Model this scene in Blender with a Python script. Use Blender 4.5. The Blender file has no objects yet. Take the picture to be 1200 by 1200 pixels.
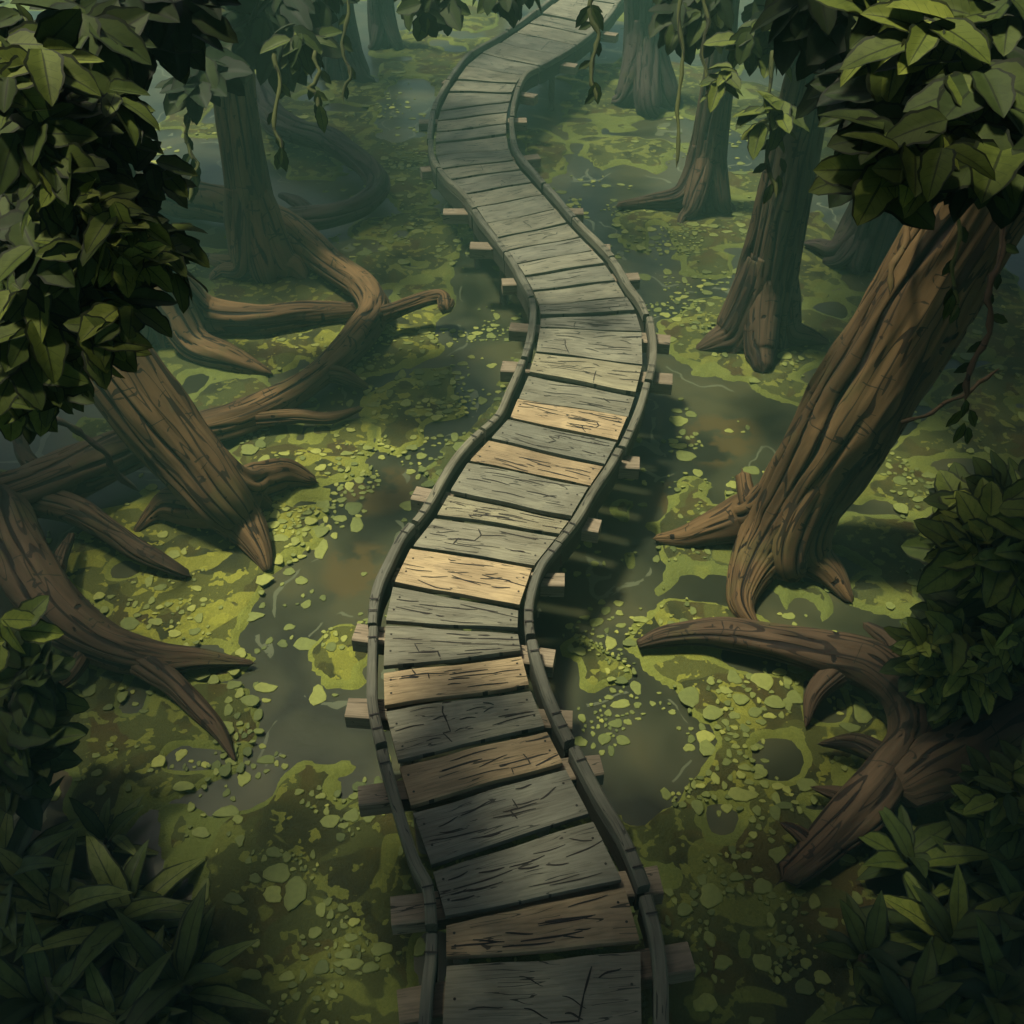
import bpy, math, random
import numpy as np
from mathutils import Vector

# ------------------------------------------------------------------ camera, sky, sun, exposure
sc = bpy.context.scene
col = sc.collection
CAM_Z, PITCH, F = 6.9, math.radians(42.0), 1200.0
DECK = 0.90
cam = bpy.data.cameras.new('camera')
cam.sensor_width = 36.0
cam.lens = 36.0
cam.clip_start, cam.clip_end = 0.05, 500
cam_ob = bpy.data.objects.new('camera', cam)
col.objects.link(cam_ob)
cam_ob.location = (0, 0, CAM_Z)
cam_ob.rotation_euler = (math.pi / 2 - PITCH, 0, 0)
sc.camera = cam_ob

SUN_EL, SUN_AZ = math.radians(71), math.radians(-70)      # azimuth measured from +Y towards +X
world = bpy.data.worlds.new('World')
sc.world = world
world.use_nodes = True
wn = world.node_tree
sky = wn.nodes.new('ShaderNodeTexSky')
sky.sky_type = 'NISHITA'
sky.sun_disc = False
sky.sun_elevation = SUN_EL
sky.sun_rotation = SUN_AZ
sky.dust_density = 6.0
sky.air_density = 0.8
sky.ozone_density = 0.3
wn.links.new(sky.outputs[0], wn.nodes['Background'].inputs[0])
wn.nodes['Background'].inputs[1].default_value = 0.08
sun = bpy.data.lights.new('sun', 'SUN')
sun.energy = 4.2
sun.angle = math.radians(7)
sun.color = (1.0, 0.90, 0.66)
sun_ob = bpy.data.objects.new('sun', sun)
col.objects.link(sun_ob)
SUN_DIR = Vector((math.sin(SUN_AZ) * math.cos(SUN_EL), math.cos(SUN_AZ) * math.cos(SUN_EL), math.sin(SUN_EL)))
sun_ob.rotation_euler = SUN_DIR.to_track_quat('Z', 'Y').to_euler()
sun_ob.location = (0, 8, 30)
sc.view_settings.view_transform = 'Standard'
sc.view_settings.look = 'None'
sc.view_settings.gamma = 1.0
sc.view_settings.exposure = 0.76
sc.render.engine = 'CYCLES'
sc.cycles.use_denoising = True
sc.cycles.max_bounces = 5
sc.cycles.diffuse_bounces = 3
sc.cycles.glossy_bounces = 2
sc.cycles.volume_bounces = 0
sc.cycles.caustics_reflective = False
sc.cycles.caustics_refractive = False

rng = np.random.default_rng(7)
random.seed(7)
CP, SP = math.cos(PITCH), math.sin(PITCH)


# ------------------------------------------------------------------ placing: from the survey of the photo to metres
def ray(px, py):
    x, y = (px - 600) / F, (600 - py) / F
    return np.array([x, CP + y * SP, -SP + y * CP])


def PZ(px, py, z=0.0):
    d = ray(px, py)
    return np.array([0, 0, CAM_Z]) + d * ((z - CAM_Z) / d[2])


def PY(px, py, Y):
    d = ray(px, py)
    return np.array([0, 0, CAM_Z]) + d * (Y / d[1])


def PD(px, py, dep):
    return np.array([0, 0, CAM_Z]) + ray(px, py) * dep


def depth(p):
    return p[1] * CP - (p[2] - CAM_Z) * SP


# ------------------------------------------------------------------ noise
def _h(ix, iy, iz, seed):
    n = (ix.astype(np.int64) * 374761393 + iy.astype(np.int64) * 668265263 + iz.astype(np.int64) * 2147483647 + seed * 1274126177) & 0xFFFFFFFF
    n = ((n ^ (n >> 13)) * 1274126177) & 0xFFFFFFFF
    n = ((n ^ (n >> 16)) * 2246822519) & 0xFFFFFFFF
    return ((n ^ (n >> 15)) & 0xFFFF) / 65535.0


def noise3(x, y, z, seed=0):
    x, y, z = np.broadcast_arrays(np.asarray(x, float), np.asarray(y, float), np.asarray(z, float))
    ix, iy, iz = np.floor(x), np.floor(y), np.floor(z)
    fx, fy, fz = x - ix, y - iy, z - iz
    fx, fy, fz = [t * t * (3 - 2 * t) for t in (fx, fy, fz)]
    r = 0
    for a in (0, 1):
        for b in (0, 1):
            for c in (0, 1):
                w = (fx if a else 1 - fx) * (fy if b else 1 - fy) * (fz if c else 1 - fz)
                r = r + w * _h(ix + a, iy + b, iz + c, seed)
    return r


def fbm(x, y, seed=0, octv=4):
    r, a, s = 0, 0.5, 0
    for i in range(octv):
        r = r + a * noise3(x * 2 ** i, y * 2 ** i, 0.0, seed + i)
        s += a
        a *= 0.5
    return r / s


def sstep(a, b, x):
    t = np.clip((x - a) / (b - a), 0, 1)
    return t * t * (3 - 2 * t)


# ------------------------------------------------------------------ mesh helpers
def new_obj(name, V, Fq, mats, attrs=None, parent=None, smooth=True, matidx=None):
    """V: Nx3, Fq: Mx4 array or list of faces. ONE mesh object."""
    me = bpy.data.meshes.new(name)
    V = np.asarray(V, dtype=np.float32)
    if isinstance(Fq, np.ndarray):
        n, k = Fq.shape
        me.vertices.add(len(V))
        me.vertices.foreach_set('co', V.ravel())
        me.loops.add(n * k)
        me.loops.foreach_set('vertex_index', Fq.astype(np.int32).ravel())
        me.polygons.add(n)
        me.polygons.foreach_set('loop_start', np.arange(0, n * k, k, dtype=np.int32))
    else:
        me.from_pydata(V.tolist(), [], Fq)
        n = len(Fq)
    if smooth:
        me.polygons.foreach_set('use_smooth', np.ones(n, dtype=bool))
    if not isinstance(mats, (list, tuple)):
        mats = [mats]
    for m in mats:
        me.materials.append(m)
    if matidx is not None:
        me.polygons.foreach_set('material_index', np.asarray(matidx, dtype=np.int32))
    me.update(calc_edges=True)
    for an, arr in (attrs or {}).items():
        arr = np.asarray(arr, dtype=np.float32)
        if arr.ndim == 2:
            at = me.attributes.new(an, 'FLOAT_VECTOR', 'POINT')
            at.data.foreach_set('vector', arr.ravel())
        else:
            at = me.attributes.new(an, 'FLOAT', 'POINT')
            at.data.foreach_set('value', arr)
    me.validate()
    ob = bpy.data.objects.new(name, me)
    col.objects.link(ob)
    if parent is not None:
        ob.parent = parent
        ob.matrix_parent_inverse = parent.matrix_basis.inverted()
    return ob


def tag(o, label=None, cat=None, group=None, kind=None):
    if label:
        o['label'] = label
    if cat:
        o['category'] = cat
    if group:
        o['group'] = group
    if kind:
        o['kind'] = kind
    return o


def empty(name, loc, label, cat, group=None):
    o = bpy.data.objects.new(name, None)
    o.empty_display_size = 0.2
    col.objects.link(o)
    o.location = [float(v) for v in loc]
    return tag(o, label, cat, group)


class MB:
    def __init__(s):
        s.V, s.F, s.A, s.M, s.n = [], [], {}, [], 0

    def add(s, V, Fs, attrs=None, mat=0):
        V = np.asarray(V, float)
        s.V.append(V)
        s.F += [tuple(int(i) + s.n for i in f) for f in Fs]
        s.M += [mat] * len(Fs)
        for k, a in (attrs or {}).items():
            s.A.setdefault(k, []).append(np.asarray(a, float))
        s.n += len(V)

    def build(s, name, mats, parent=None, smooth=True):
        return new_obj(name, np.vstack(s.V), s.F, mats, {k: np.concatenate(a) for k, a in s.A.items()}, parent, smooth, s.M)


# ------------------------------------------------------------------ materials
def mat(name):
    m = bpy.data.materials.new(name)
    m.use_nodes = True
    nt = m.node_tree
    return m, nt, nt.nodes['Principled BSDF']


def N(nt, typ, **kw):
    n = nt.nodes.new(typ)
    for k, v in kw.items():
        setattr(n, k, v)
    return n


def lk(nt, a, b):
    nt.links.new(a, b)


def ramp(nt, fac, stops, interp='LINEAR'):
    r = N(nt, 'ShaderNodeValToRGB')
    r.color_ramp.interpolation = interp
    e = r.color_ramp.elements
    while len(e) < len(stops):
        e.new(0.5)
    for i, (p, c) in enumerate(stops):
        e[i].position = p
        e[i].color = (*c, 1) if len(c) == 3 else c
    lk(nt, fac, r.inputs[0])
    return r.outputs[0]


def mathn(nt, op, a, b=None, clamp=False):
    n = N(nt, 'ShaderNodeMath', operation=op)
    n.use_clamp = clamp
    for i, v in enumerate((a, b)):
        if v is None:
            continue
        if isinstance(v, (int, float)):
            n.inputs[i].default_value = v
        else:
            lk(nt, v, n.inputs[i])
    return n.outputs[0]


def mix(nt, fac, a, b, mode='MIX'):
    n = N(nt, 'ShaderNodeMix', data_type='RGBA', blend_type=mode)
    for sock, v in ((n.inputs[0], fac), (n.inputs[6], a), (n.inputs[7], b)):
        if isinstance(v, (int, float)):
            sock.default_value = v
        elif isinstance(v, tuple):
            sock.default_value = (*v, 1)
        else:
            lk(nt, v, sock)
    return n.outputs[2]


def attr(nt, name):
    return N(nt, 'ShaderNodeAttribute', attribute_name=name)


def tex_noise(nt, vec, scale, detail=3, rough=0.5, dist=0.0):
    n = N(nt, 'ShaderNodeTexNoise')
    n.inputs['Scale'].default_value = scale
    n.inputs['Detail'].default_value = detail
    n.inputs['Roughness'].default_value = rough
    n.inputs['Distortion'].default_value = dist
    lk(nt, vec, n.inputs['Vector'])
    return n.outputs['Fac']


def mapping(nt, vec, sc_=(1, 1, 1), loc=(0, 0, 0)):
    n = N(nt, 'ShaderNodeMapping')
    n.inputs['Scale'].default_value = sc_
    n.inputs['Location'].default_value = loc
    lk(nt, vec, n.inputs['Vector'])
    return n.outputs[0]


def bump(nt, h, bsdf, strength=0.4, dist=0.02):
    b = N(nt, 'ShaderNodeBump')
    b.inputs['Strength'].default_value = strength
    b.inputs['Distance'].default_value = dist
    lk(nt, h, b.inputs['Height'])
    lk(nt, b.outputs[0], bsdf.inputs['Normal'])


def line_mask(nt, fac, centre, half):
    """1 on the contour fac == centre, 0 elsewhere"""
    d = mathn(nt, 'ABSOLUTE', mathn(nt, 'SUBTRACT', fac, centre))
    return mathn(nt, 'LESS_THAN', d, half)


def bark_material(name, lo, hi, dark, line=0.017):
    m, nt, b = mat(name)
    a = attr(nt, 'bark').outputs['Vector']
    v = mapping(nt, a, (1, 1, 0.22))
    big = tex_noise(nt, v, 3.2, 2, 0.5, 0.6)
    c = ramp(nt, big, [(0.0, lo), (0.42, tuple(0.6 * x + 0.4 * y for x, y in zip(lo, hi))), (0.53, hi), (0.7, tuple(1.18 * x for x in hi))])
    v2 = mapping(nt, a, (1, 1, 0.12), (3, 1, 7))
    f2 = tex_noise(nt, v2, 6.5, 1.5, 0.4, 0.8)
    l1 = line_mask(nt, f2, 0.5, line)
    l2 = line_mask(nt, f2, 0.36, line * 0.7)
    v3 = mapping(nt, a, (0.6, 0.6, 1.6), (9, 4, 2))
    f3 = tex_noise(nt, v3, 3.0, 2, 0.5, 0.3)
    brk = mathn(nt, 'GREATER_THAN', tex_noise(nt, a, 5, 1), 0.57)
    l3 = mathn(nt, 'MULTIPLY', line_mask(nt, f3, 0.5, 0.014), brk)
    gv = N(nt, 'ShaderNodeMapRange')
    gv.inputs['From Min'].default_value = 0.28
    gv.inputs['From Max'].default_value = 0.50
    lk(nt, attr(nt, 'groove').outputs['Fac'], gv.inputs['Value'])
    lines = mathn(nt, 'MAXIMUM', gv.outputs[0], mathn(nt, 'MULTIPLY', mathn(nt, 'MAXIMUM', l1, l3), 0.85))
    fine = tex_noise(nt, mapping(nt, a, (1, 1, 0.15)), 22, 4, 0.65)
    c = mix(nt, 0.55, c, ramp(nt, fine, [(0.3, (0.35, 0.35, 0.35)), (0.7, (1.0, 1.0, 1.0))]), 'MULTIPLY')
    geo = N(nt, 'ShaderNodeNewGeometry')
    mossn = tex_noise(nt, geo.outputs['Position'], 2.3, 4, 0.6)
    mossf = mathn(nt, 'MULTIPLY', ramp(nt, mossn, [(0.56, (0, 0, 0)), (0.68, (1, 1, 1))]), 0.35)
    c = mix(nt, mossf, c, (0.05, 0.06, 0.016))
    c = mix(nt, lines, c, dark)
    lk(nt, c, b.inputs['Base Color'])
    b.inputs['Roughness'].default_value = 0.85
    b.inputs['Specular IOR Level'].default_value = 0.2
    h = mathn(nt, 'SUBTRACT', mathn(nt, 'ADD', mathn(nt, 'MULTIPLY', fine, 0.35), f2), lines)
    bump(nt, h, b, 0.55, 0.03)
    return m


BARK_WARM = bark_material('bark_warm', (0.036, 0.022, 0.010), (0.112, 0.071, 0.030), (0.006, 0.004, 0.003))
BARK_DARK = bark_material('bark_dark', (0.026, 0.018, 0.011), (0.068, 0.046, 0.026), (0.008, 0.006, 0.005))
BARK_GREY = bark_material('bark_grey', (0.018, 0.015, 0.013), (0.046, 0.038, 0.032), (0.007, 0.006, 0.006))


def leaf_material(name, stops, rough=0.6, margin=0.84):
    m, nt, b = mat(name)
    luv = attr(nt, 'luv')
    sep = N(nt, 'ShaderNodeSeparateXYZ')
    lk(nt, luv.outputs['Vector'], sep.inputs[0])
    u, v = sep.outputs[0], sep.outputs[1]
    t = attr(nt, 'tint').outputs['Fac']
    c = ramp(nt, t, stops)
    au = mathn(nt, 'ABSOLUTE', u)
    geo = N(nt, 'ShaderNodeNewGeometry')
    blotch = tex_noise(nt, geo.outputs['Position'], 14, 2, 0.5)
    c = mix(nt, 0.5, c, ramp(nt, blotch, [(0.44, (0.62, 0.66, 0.6)), (0.5, (1, 1, 1))]), 'MULTIPLY')
    # side veins run forward from the midrib
    ph = mathn(nt, 'SUBTRACT', mathn(nt, 'MULTIPLY', v, 7.0), mathn(nt, 'MULTIPLY', au, 1.6))
    vein = mathn(nt, 'LESS_THAN', mathn(nt, 'ABSOLUTE', mathn(nt, 'SUBTRACT', mathn(nt, 'FRACT', ph), 0.5)), 0.045)
    vein = mathn(nt, 'MULTIPLY', vein, mathn(nt, 'LESS_THAN', au, 0.62))
    mid = mathn(nt, 'LESS_THAN', au, 0.055)
    edge = mathn(nt, 'GREATER_THAN', au, margin)
    c = mix(nt, mathn(nt, 'MULTIPLY', vein, 0.35), c, (0.012, 0.018, 0.008))
    dk = mathn(nt, 'MAXIMUM', mathn(nt, 'MULTIPLY', mid, 0.75), mathn(nt, 'MULTIPLY', edge, 0.9))
    c = mix(nt, dk, c, (0.007, 0.010, 0.006))
    lk(nt, c, b.inputs['Base Color'])
    b.inputs['Roughness'].default_value = rough
    b.inputs['Specular IOR Level'].default_value = 0.10
    return m


LEAF = leaf_material('leaf', [(0.0, (0.008, 0.017, 0.008)), (0.45, (0.034, 0.052, 0.013)), (0.75, (0.075, 0.100, 0.018)), (1.0, (0.150, 0.180, 0.032))])
STRAP = leaf_material('strap_leaf', [(0.0, (0.016, 0.028, 0.009)), (0.5, (0.046, 0.068, 0.018)), (1.0, (0.125, 0.150, 0.040))], 0.45, 0.84)


def wood_material(name, mult=1.0, use_tint=True, base=(0.16, 0.16, 0.12)):
    m, nt, b = mat(name)
    a = attr(nt, 'wuv').outputs['Vector']
    if use_tint:
        c0 = attr(nt, 'tint').outputs['Color']
    else:
        rgb = N(nt, 'ShaderNodeRGB')
        rgb.outputs[0].default_value = (*base, 1)
        c0 = rgb.outputs[0]
    patch = tex_noise(nt, mapping(nt, a, (1.6, 3.5, 1)), 1.5, 1, 0.4)
    c = mix(nt, 0.55, c0, ramp(nt, patch, [(0.40, (0.68, 0.66, 0.64)), (0.46, (0.95, 0.95, 0.95)), (0.58, (0.95, 0.95, 0.95)), (0.62, (1.25, 1.25, 1.2))]), 'MULTIPLY')
    grain = tex_noise(nt, mapping(nt, a, (2.2, 34, 1)), 1.6, 4, 0.6, 0.4)
    c = mix(nt, 0.7, c, ramp(nt, grain, [(0.32, (0.55, 0.53, 0.5)), (0.55, (1, 1, 1)), (0.8, (1.1, 1.1, 1.08))]), 'MULTIPLY')
    fl = tex_noise(nt, mapping(nt, a, (0.9, 13, 1), (5, 2, 0)), 1.7, 1, 0.4, 0.3)
    brk = mathn(nt, 'GREATER_THAN', tex_noise(nt, mapping(nt, a, (2, 5, 1), (1, 8, 0)), 1.4, 1), 0.5)
    ln = mathn(nt, 'MULTIPLY', line_mask(nt, fl, 0.52, 0.012), brk)
    c = mix(nt, mathn(nt, 'MULTIPLY', ln, 0.85), c, (0.012, 0.010, 0.009))
    lk(nt, c, b.inputs['Base Color'])
    b.inputs['Roughness'].default_value = 0.8
    b.inputs['Specular IOR Level'].default_value = 0.25
    bump(nt, mathn(nt, 'SUBTRACT', grain, ln), b, 0.35, 0.008)
    return m


WOOD = wood_material('weathered_wood')
mcr, ntc, bc = mat('crack')
bc.inputs['Base Color'].default_value = (0.012, 0.009, 0.008, 1)
bc.inputs['Roughness'].default_value = 0.95
CRACK = mcr


# ------------------------------------------------------------------ swamp: water sheet and the mossy ground that rises out of it
def axis(lo, hi, step, far_lo, far_hi):
    a = np.arange(lo, hi + 1e-6, step)
    o1 = lo - np.geomspace(step * 4, lo - far_lo, 14)[::-1]
    o2 = hi + np.geomspace(step * 4, far_hi - hi, 14)
    return np.concatenate([o1, a, o2])


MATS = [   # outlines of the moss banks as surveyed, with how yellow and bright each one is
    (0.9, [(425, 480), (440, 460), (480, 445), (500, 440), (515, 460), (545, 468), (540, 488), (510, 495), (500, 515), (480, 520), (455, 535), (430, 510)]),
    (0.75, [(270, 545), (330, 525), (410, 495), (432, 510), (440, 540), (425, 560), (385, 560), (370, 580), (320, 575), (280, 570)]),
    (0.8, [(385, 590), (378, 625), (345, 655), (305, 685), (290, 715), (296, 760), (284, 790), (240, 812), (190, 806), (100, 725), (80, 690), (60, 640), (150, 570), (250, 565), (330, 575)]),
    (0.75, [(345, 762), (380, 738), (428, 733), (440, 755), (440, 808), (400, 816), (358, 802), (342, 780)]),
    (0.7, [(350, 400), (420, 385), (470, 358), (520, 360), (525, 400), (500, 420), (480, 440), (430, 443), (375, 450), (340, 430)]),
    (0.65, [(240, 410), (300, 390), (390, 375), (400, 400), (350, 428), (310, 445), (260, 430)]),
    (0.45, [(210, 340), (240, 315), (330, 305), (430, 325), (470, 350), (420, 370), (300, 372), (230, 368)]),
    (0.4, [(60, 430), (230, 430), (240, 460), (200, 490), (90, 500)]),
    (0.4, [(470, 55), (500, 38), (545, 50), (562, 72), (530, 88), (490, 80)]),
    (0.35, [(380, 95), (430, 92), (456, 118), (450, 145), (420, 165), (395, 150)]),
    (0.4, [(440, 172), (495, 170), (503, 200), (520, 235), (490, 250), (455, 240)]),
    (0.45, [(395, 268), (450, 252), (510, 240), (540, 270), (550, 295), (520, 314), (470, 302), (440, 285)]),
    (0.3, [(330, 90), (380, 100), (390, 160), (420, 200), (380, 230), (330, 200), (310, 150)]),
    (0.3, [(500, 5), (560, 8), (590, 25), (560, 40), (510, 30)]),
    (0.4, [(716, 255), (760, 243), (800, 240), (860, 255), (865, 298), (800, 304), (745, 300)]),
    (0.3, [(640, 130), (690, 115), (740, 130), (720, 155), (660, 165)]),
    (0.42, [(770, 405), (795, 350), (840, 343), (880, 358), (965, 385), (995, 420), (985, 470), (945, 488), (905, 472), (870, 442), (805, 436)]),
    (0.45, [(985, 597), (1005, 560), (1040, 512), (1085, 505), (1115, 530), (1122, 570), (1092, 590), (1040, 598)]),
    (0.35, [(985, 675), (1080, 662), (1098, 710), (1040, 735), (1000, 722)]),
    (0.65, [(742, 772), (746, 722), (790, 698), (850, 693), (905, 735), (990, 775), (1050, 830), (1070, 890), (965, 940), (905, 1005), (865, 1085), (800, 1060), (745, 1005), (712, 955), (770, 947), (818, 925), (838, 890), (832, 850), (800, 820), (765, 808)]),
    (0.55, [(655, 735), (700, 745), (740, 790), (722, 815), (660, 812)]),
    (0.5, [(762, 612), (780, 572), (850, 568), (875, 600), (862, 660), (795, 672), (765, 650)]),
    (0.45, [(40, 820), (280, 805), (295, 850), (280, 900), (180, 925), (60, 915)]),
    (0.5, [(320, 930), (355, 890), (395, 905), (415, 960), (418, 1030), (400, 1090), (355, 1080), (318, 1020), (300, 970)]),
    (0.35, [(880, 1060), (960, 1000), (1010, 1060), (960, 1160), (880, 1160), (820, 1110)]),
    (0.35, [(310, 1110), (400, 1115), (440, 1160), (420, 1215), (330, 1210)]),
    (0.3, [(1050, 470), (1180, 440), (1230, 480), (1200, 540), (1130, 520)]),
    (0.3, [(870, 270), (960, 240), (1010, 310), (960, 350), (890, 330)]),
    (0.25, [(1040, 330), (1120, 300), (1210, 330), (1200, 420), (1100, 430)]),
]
CLEAR = [  # water kept open
    [(470, 540), (560, 500), (600, 440), (600, 300), (560, 290), (545, 330), (545, 440), (560, 470), (480, 530), (400, 600), (385, 640), (310, 700), (305, 760), (335, 780), (340, 740), (440, 720), (460, 640)],
    [(770, 450), (890, 480), (900, 530), (860, 560), (780, 560), (750, 600), (740, 690), (690, 720), (640, 800), (640, 880), (700, 940), (770, 935), (815, 910), (825, 870), (790, 830), (740, 815), (745, 700), (770, 640), (750, 600), (770, 540)],
    [(660, 180), (720, 250), (720, 300), (790, 330), (760, 380), (800, 330), (740, 300), (710, 260), (700, 200)],
    [(455, 100), (505, 90), (500, 165), (440, 165)],
]


def chaikin(p, it=2):
    p = np.asarray(p, float)
    for _ in range(it):
        q = np.roll(p, -1, 0)
        p = np.stack([0.75 * p + 0.25 * q, 0.25 * p + 0.75 * q], 1).reshape(-1, 2)
    return p


def poly_sd(poly, X, Y):
    """signed distance, positive inside"""
    d = np.full(X.shape, 1e9)
    ins = np.zeros(X.shape, bool)
    n = len(poly)
    for i in range(n):
        (x1, y1), (x2, y2) = poly[i], poly[(i + 1) % n]
        ex, ey = x2 - x1, y2 - y1
        L = ex * ex + ey * ey + 1e-12
        t = np.clip(((X - x1) * ex + (Y - y1) * ey) / L, 0, 1)
        d = np.minimum(d, np.hypot(X - x1 - t * ex, Y - y1 - t * ey))
        cr = (y1 > Y) != (y2 > Y)
        if ey != 0:
            ins ^= cr & (X < ex * (Y - y1) / ey + x1)
    return np.where(ins, d, -d)


def swamp_field(X, Y):
    wx = X + 0.30 * (fbm(X * 1.1, Y * 1.1, 11) - 0.5) + 0.30 * (noise3(X * 3.2, Y * 3.2, 0, 5) - 0.5) + 0.10 * (noise3(X * 9, Y * 9, 0, 6) - 0.5)
    wy = Y + 0.30 * (fbm(X * 1.1, Y * 1.1, 23) - 0.5) + 0.30 * (noise3(X * 3.2, Y * 3.2, 0, 9) - 0.5) + 0.10 * (noise3(X * 9, Y * 9, 0, 10) - 0.5)
    sd = np.full(X.shape, -0.6)
    br = np.zeros(X.shape)
    # small banks scattered where nothing was surveyed
    bg = (fbm(X * 0.55, Y * 0.55, 41) - 0.53) * 2.2
    sd = np.maximum(sd, bg)
    br = np.where(bg > -0.1, 0.3, 0.3)
    for c in CLEAR:
        P = chaikin([PZ(x, y)[:2] for x, y in c])
        s = poly_sd(P, wx, wy)
        sd = np.where(s > -0.12, np.minimum(sd, -s - 0.12), sd)
    for b, c in MATS:
        P = chaikin([PZ(x, y)[:2] for x, y in c])
        lo, hi = P.min(0) - 0.8, P.max(0) + 0.8
        m = (X > lo[0]) & (X < hi[0]) & (Y > lo[1]) & (Y < hi[1])
        if not m.any():
            continue
        s = poly_sd(P, wx[m], wy[m])
        br[m] = np.where(s > sd[m], b, br[m])
        sd[m] = np.maximum(sd[m], s)
    # holes of open water inside the larger banks
    hole = (noise3(X * 1.9, Y * 1.9, 3.3, 77) - 0.74) * 1.2
    sd = np.minimum(sd, np.where(hole > -0.25, -hole, 9))
    return sd, br


gx = axis(-11.5, 11.5, 0.05, -90, 90)
gy = axis(1.2, 23.0, 0.05, -60, 160)
GX, GY = np.meshgrid(gx, gy)
SD, BR = swamp_field(GX, GY)
Hh = 0.03 * np.tanh(SD / 0.05) + np.where(SD > 0, 0.02 * noise3(GX * 6, GY * 6, 0, 3) + 0.05 * np.clip(SD, 0, 0.5) * noise3(GX * 2, GY * 2, 0, 4), 0) - 0.004
ny, nx = GX.shape
idx = np.arange(nx * ny).reshape(ny, nx)
quads = np.stack([idx[:-1, :-1], idx[:-1, 1:], idx[1:, 1:], idx[1:, :-1]], -1).reshape(-1, 4)

mg, nt, b = mat('mossy_ground')
pos = N(nt, 'ShaderNodeNewGeometry').outputs['Position']
sdA, brA = attr(nt, 'sd').outputs['Fac'], attr(nt, 'bright').outputs['Fac']
n1 = tex_noise(nt, pos, 1.3, 3, 0.5)
base = ramp(nt, n1, [(0.36, (0.020, 0.025, 0.009)), (0.46, (0.032, 0.038, 0.011)), (0.54, (0.048, 0.048, 0.012)), (0.66, (0.046, 0.038, 0.012))])
n2 = tex_noise(nt, pos, 2.2, 2, 0.4, 0.4)
clump = ramp(nt, n2, [(0.50, (0, 0, 0)), (0.515, (1, 1, 1))])
n3 = tex_noise(nt, pos, 9.0, 2, 0.5, 0.3)
speck = ramp(nt, n3, [(0.60, (0, 0, 0)), (0.615, (1, 1, 1))])
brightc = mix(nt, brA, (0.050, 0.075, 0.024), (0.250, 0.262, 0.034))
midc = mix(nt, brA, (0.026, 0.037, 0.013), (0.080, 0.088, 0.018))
c = mix(nt, clump, base, midc)
c = mix(nt, mathn(nt, 'MULTIPLY', speck, 0.8), c, brightc)
clump2 = ramp(nt, tex_noise(nt, pos, 2.1, 2, 0.45, 0.8), [(0.585, (0, 0, 0)), (0.60, (1, 1, 1))])
c = mix(nt, mathn(nt, 'MULTIPLY', clump2, 0.70), c, brightc)
sdn = mathn(nt, 'ADD', sdA, mathn(nt, 'MULTIPLY', mathn(nt, 'SUBTRACT', tex_noise(nt, pos, 5, 2), 0.5), 0.12))
rim = mathn(nt, 'LESS_THAN', sdn, 0.075)
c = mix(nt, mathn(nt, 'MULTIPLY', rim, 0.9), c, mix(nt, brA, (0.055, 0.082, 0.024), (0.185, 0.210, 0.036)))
fine = tex_noise(nt, pos, 55, 4, 0.65)
c = mix(nt, 0.5, c, ramp(nt, fine, [(0.3, (0.55, 0.55, 0.55)), (0.7, (1.15, 1.15, 1.15))]), 'MULTIPLY')
lk(nt, c, b.inputs['Base Color'])
b.inputs['Roughness'].default_value = 0.9
b.inputs['Specular IOR Level'].default_value = 0.2
bump(nt, mathn(nt, 'ADD', fine, n3), b, 0.5, 0.03)
g = new_obj('ground', np.stack([GX, GY, Hh], -1).reshape(-1, 3), quads, mg, {'sd': SD.ravel(), 'bright': BR.ravel()})
tag(g, kind='structure')

MUD = [[(800, 495), (850, 485), (892, 500), (885, 530), (850, 545), (805, 535)], [(400, 550), (480, 545), (500, 590), (450, 600), (400, 590)],
       [(390, 640), (460, 640), (450, 700), (400, 700), (380, 670)], [(58, 870), (110, 862), (130, 905), (95, 935), (55, 920)], [(770, 560), (800, 585), (780, 640), (760, 600)]]
mud = np.zeros(GX.shape)
for c_ in MUD:
    P = chaikin([PZ(x, y)[:2] for x, y in c_])
    s = poly_sd(P, GX + 0.25 * (fbm(GX * 2, GY * 2, 3) - 0.5), GY + 0.25 * (fbm(GX * 2, GY * 2, 4) - 0.5))
    mud = np.maximum(mud, sstep(-0.1, 0.08, s))
mw, nt, b = mat('swamp_water')
pos = N(nt, 'ShaderNodeNewGeometry').outputs['Position']
sdA, mudA = attr(nt, 'sd').outputs['Fac'], attr(nt, 'mud').outputs['Fac']
n1 = tex_noise(nt, pos, 0.9, 2, 0.45, 0.5)
c = ramp(nt, n1, [(0.38, (0.016, 0.020, 0.011)), (0.44, (0.025, 0.030, 0.015)), (0.52, (0.034, 0.039, 0.020)), (0.60, (0.046, 0.049, 0.023))])
c = mix(nt, mathn(nt, 'MULTIPLY', mathn(nt, 'MULTIPLY', mudA, 0.75), ramp(nt, tex_noise(nt, pos, 2.6, 3, 0.55), [(0.42, (0, 0, 0)), (0.50, (1, 1, 1))])), c, (0.062, 0.050, 0.018))
n4 = tex_noise(nt, pos, 1.7, 1, 0.4)
ripple_line = mathn(nt, 'MULTIPLY', line_mask(nt, mathn(nt, 'ADD', sdA, mathn(nt, 'MULTIPLY', n4, 0.1)), -0.12, 0.016), mathn(nt, 'GREATER_THAN', n4, 0.52))
c = mix(nt, mathn(nt, 'MULTIPLY', ripple_line, 0.6), c, (0.10, 0.12, 0.07))  # thin pale ripple line beside the banks, painted into the water colour
lk(nt, c, b.inputs['Base Color'])
b.inputs['Roughness'].default_value = 0.32
b.inputs['Specular IOR Level'].default_value = 0.2
bump(nt, tex_noise(nt, pos, 7, 3, 0.5), b, 0.12, 0.02)
wv = np.stack([GX, GY, np.zeros_like(GX)], -1)
w = new_obj('water', wv.reshape(-1, 3), quads, mw, {'sd': SD.ravel(), 'mud': mud.ravel()})
tag(w, kind='structure')

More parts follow.
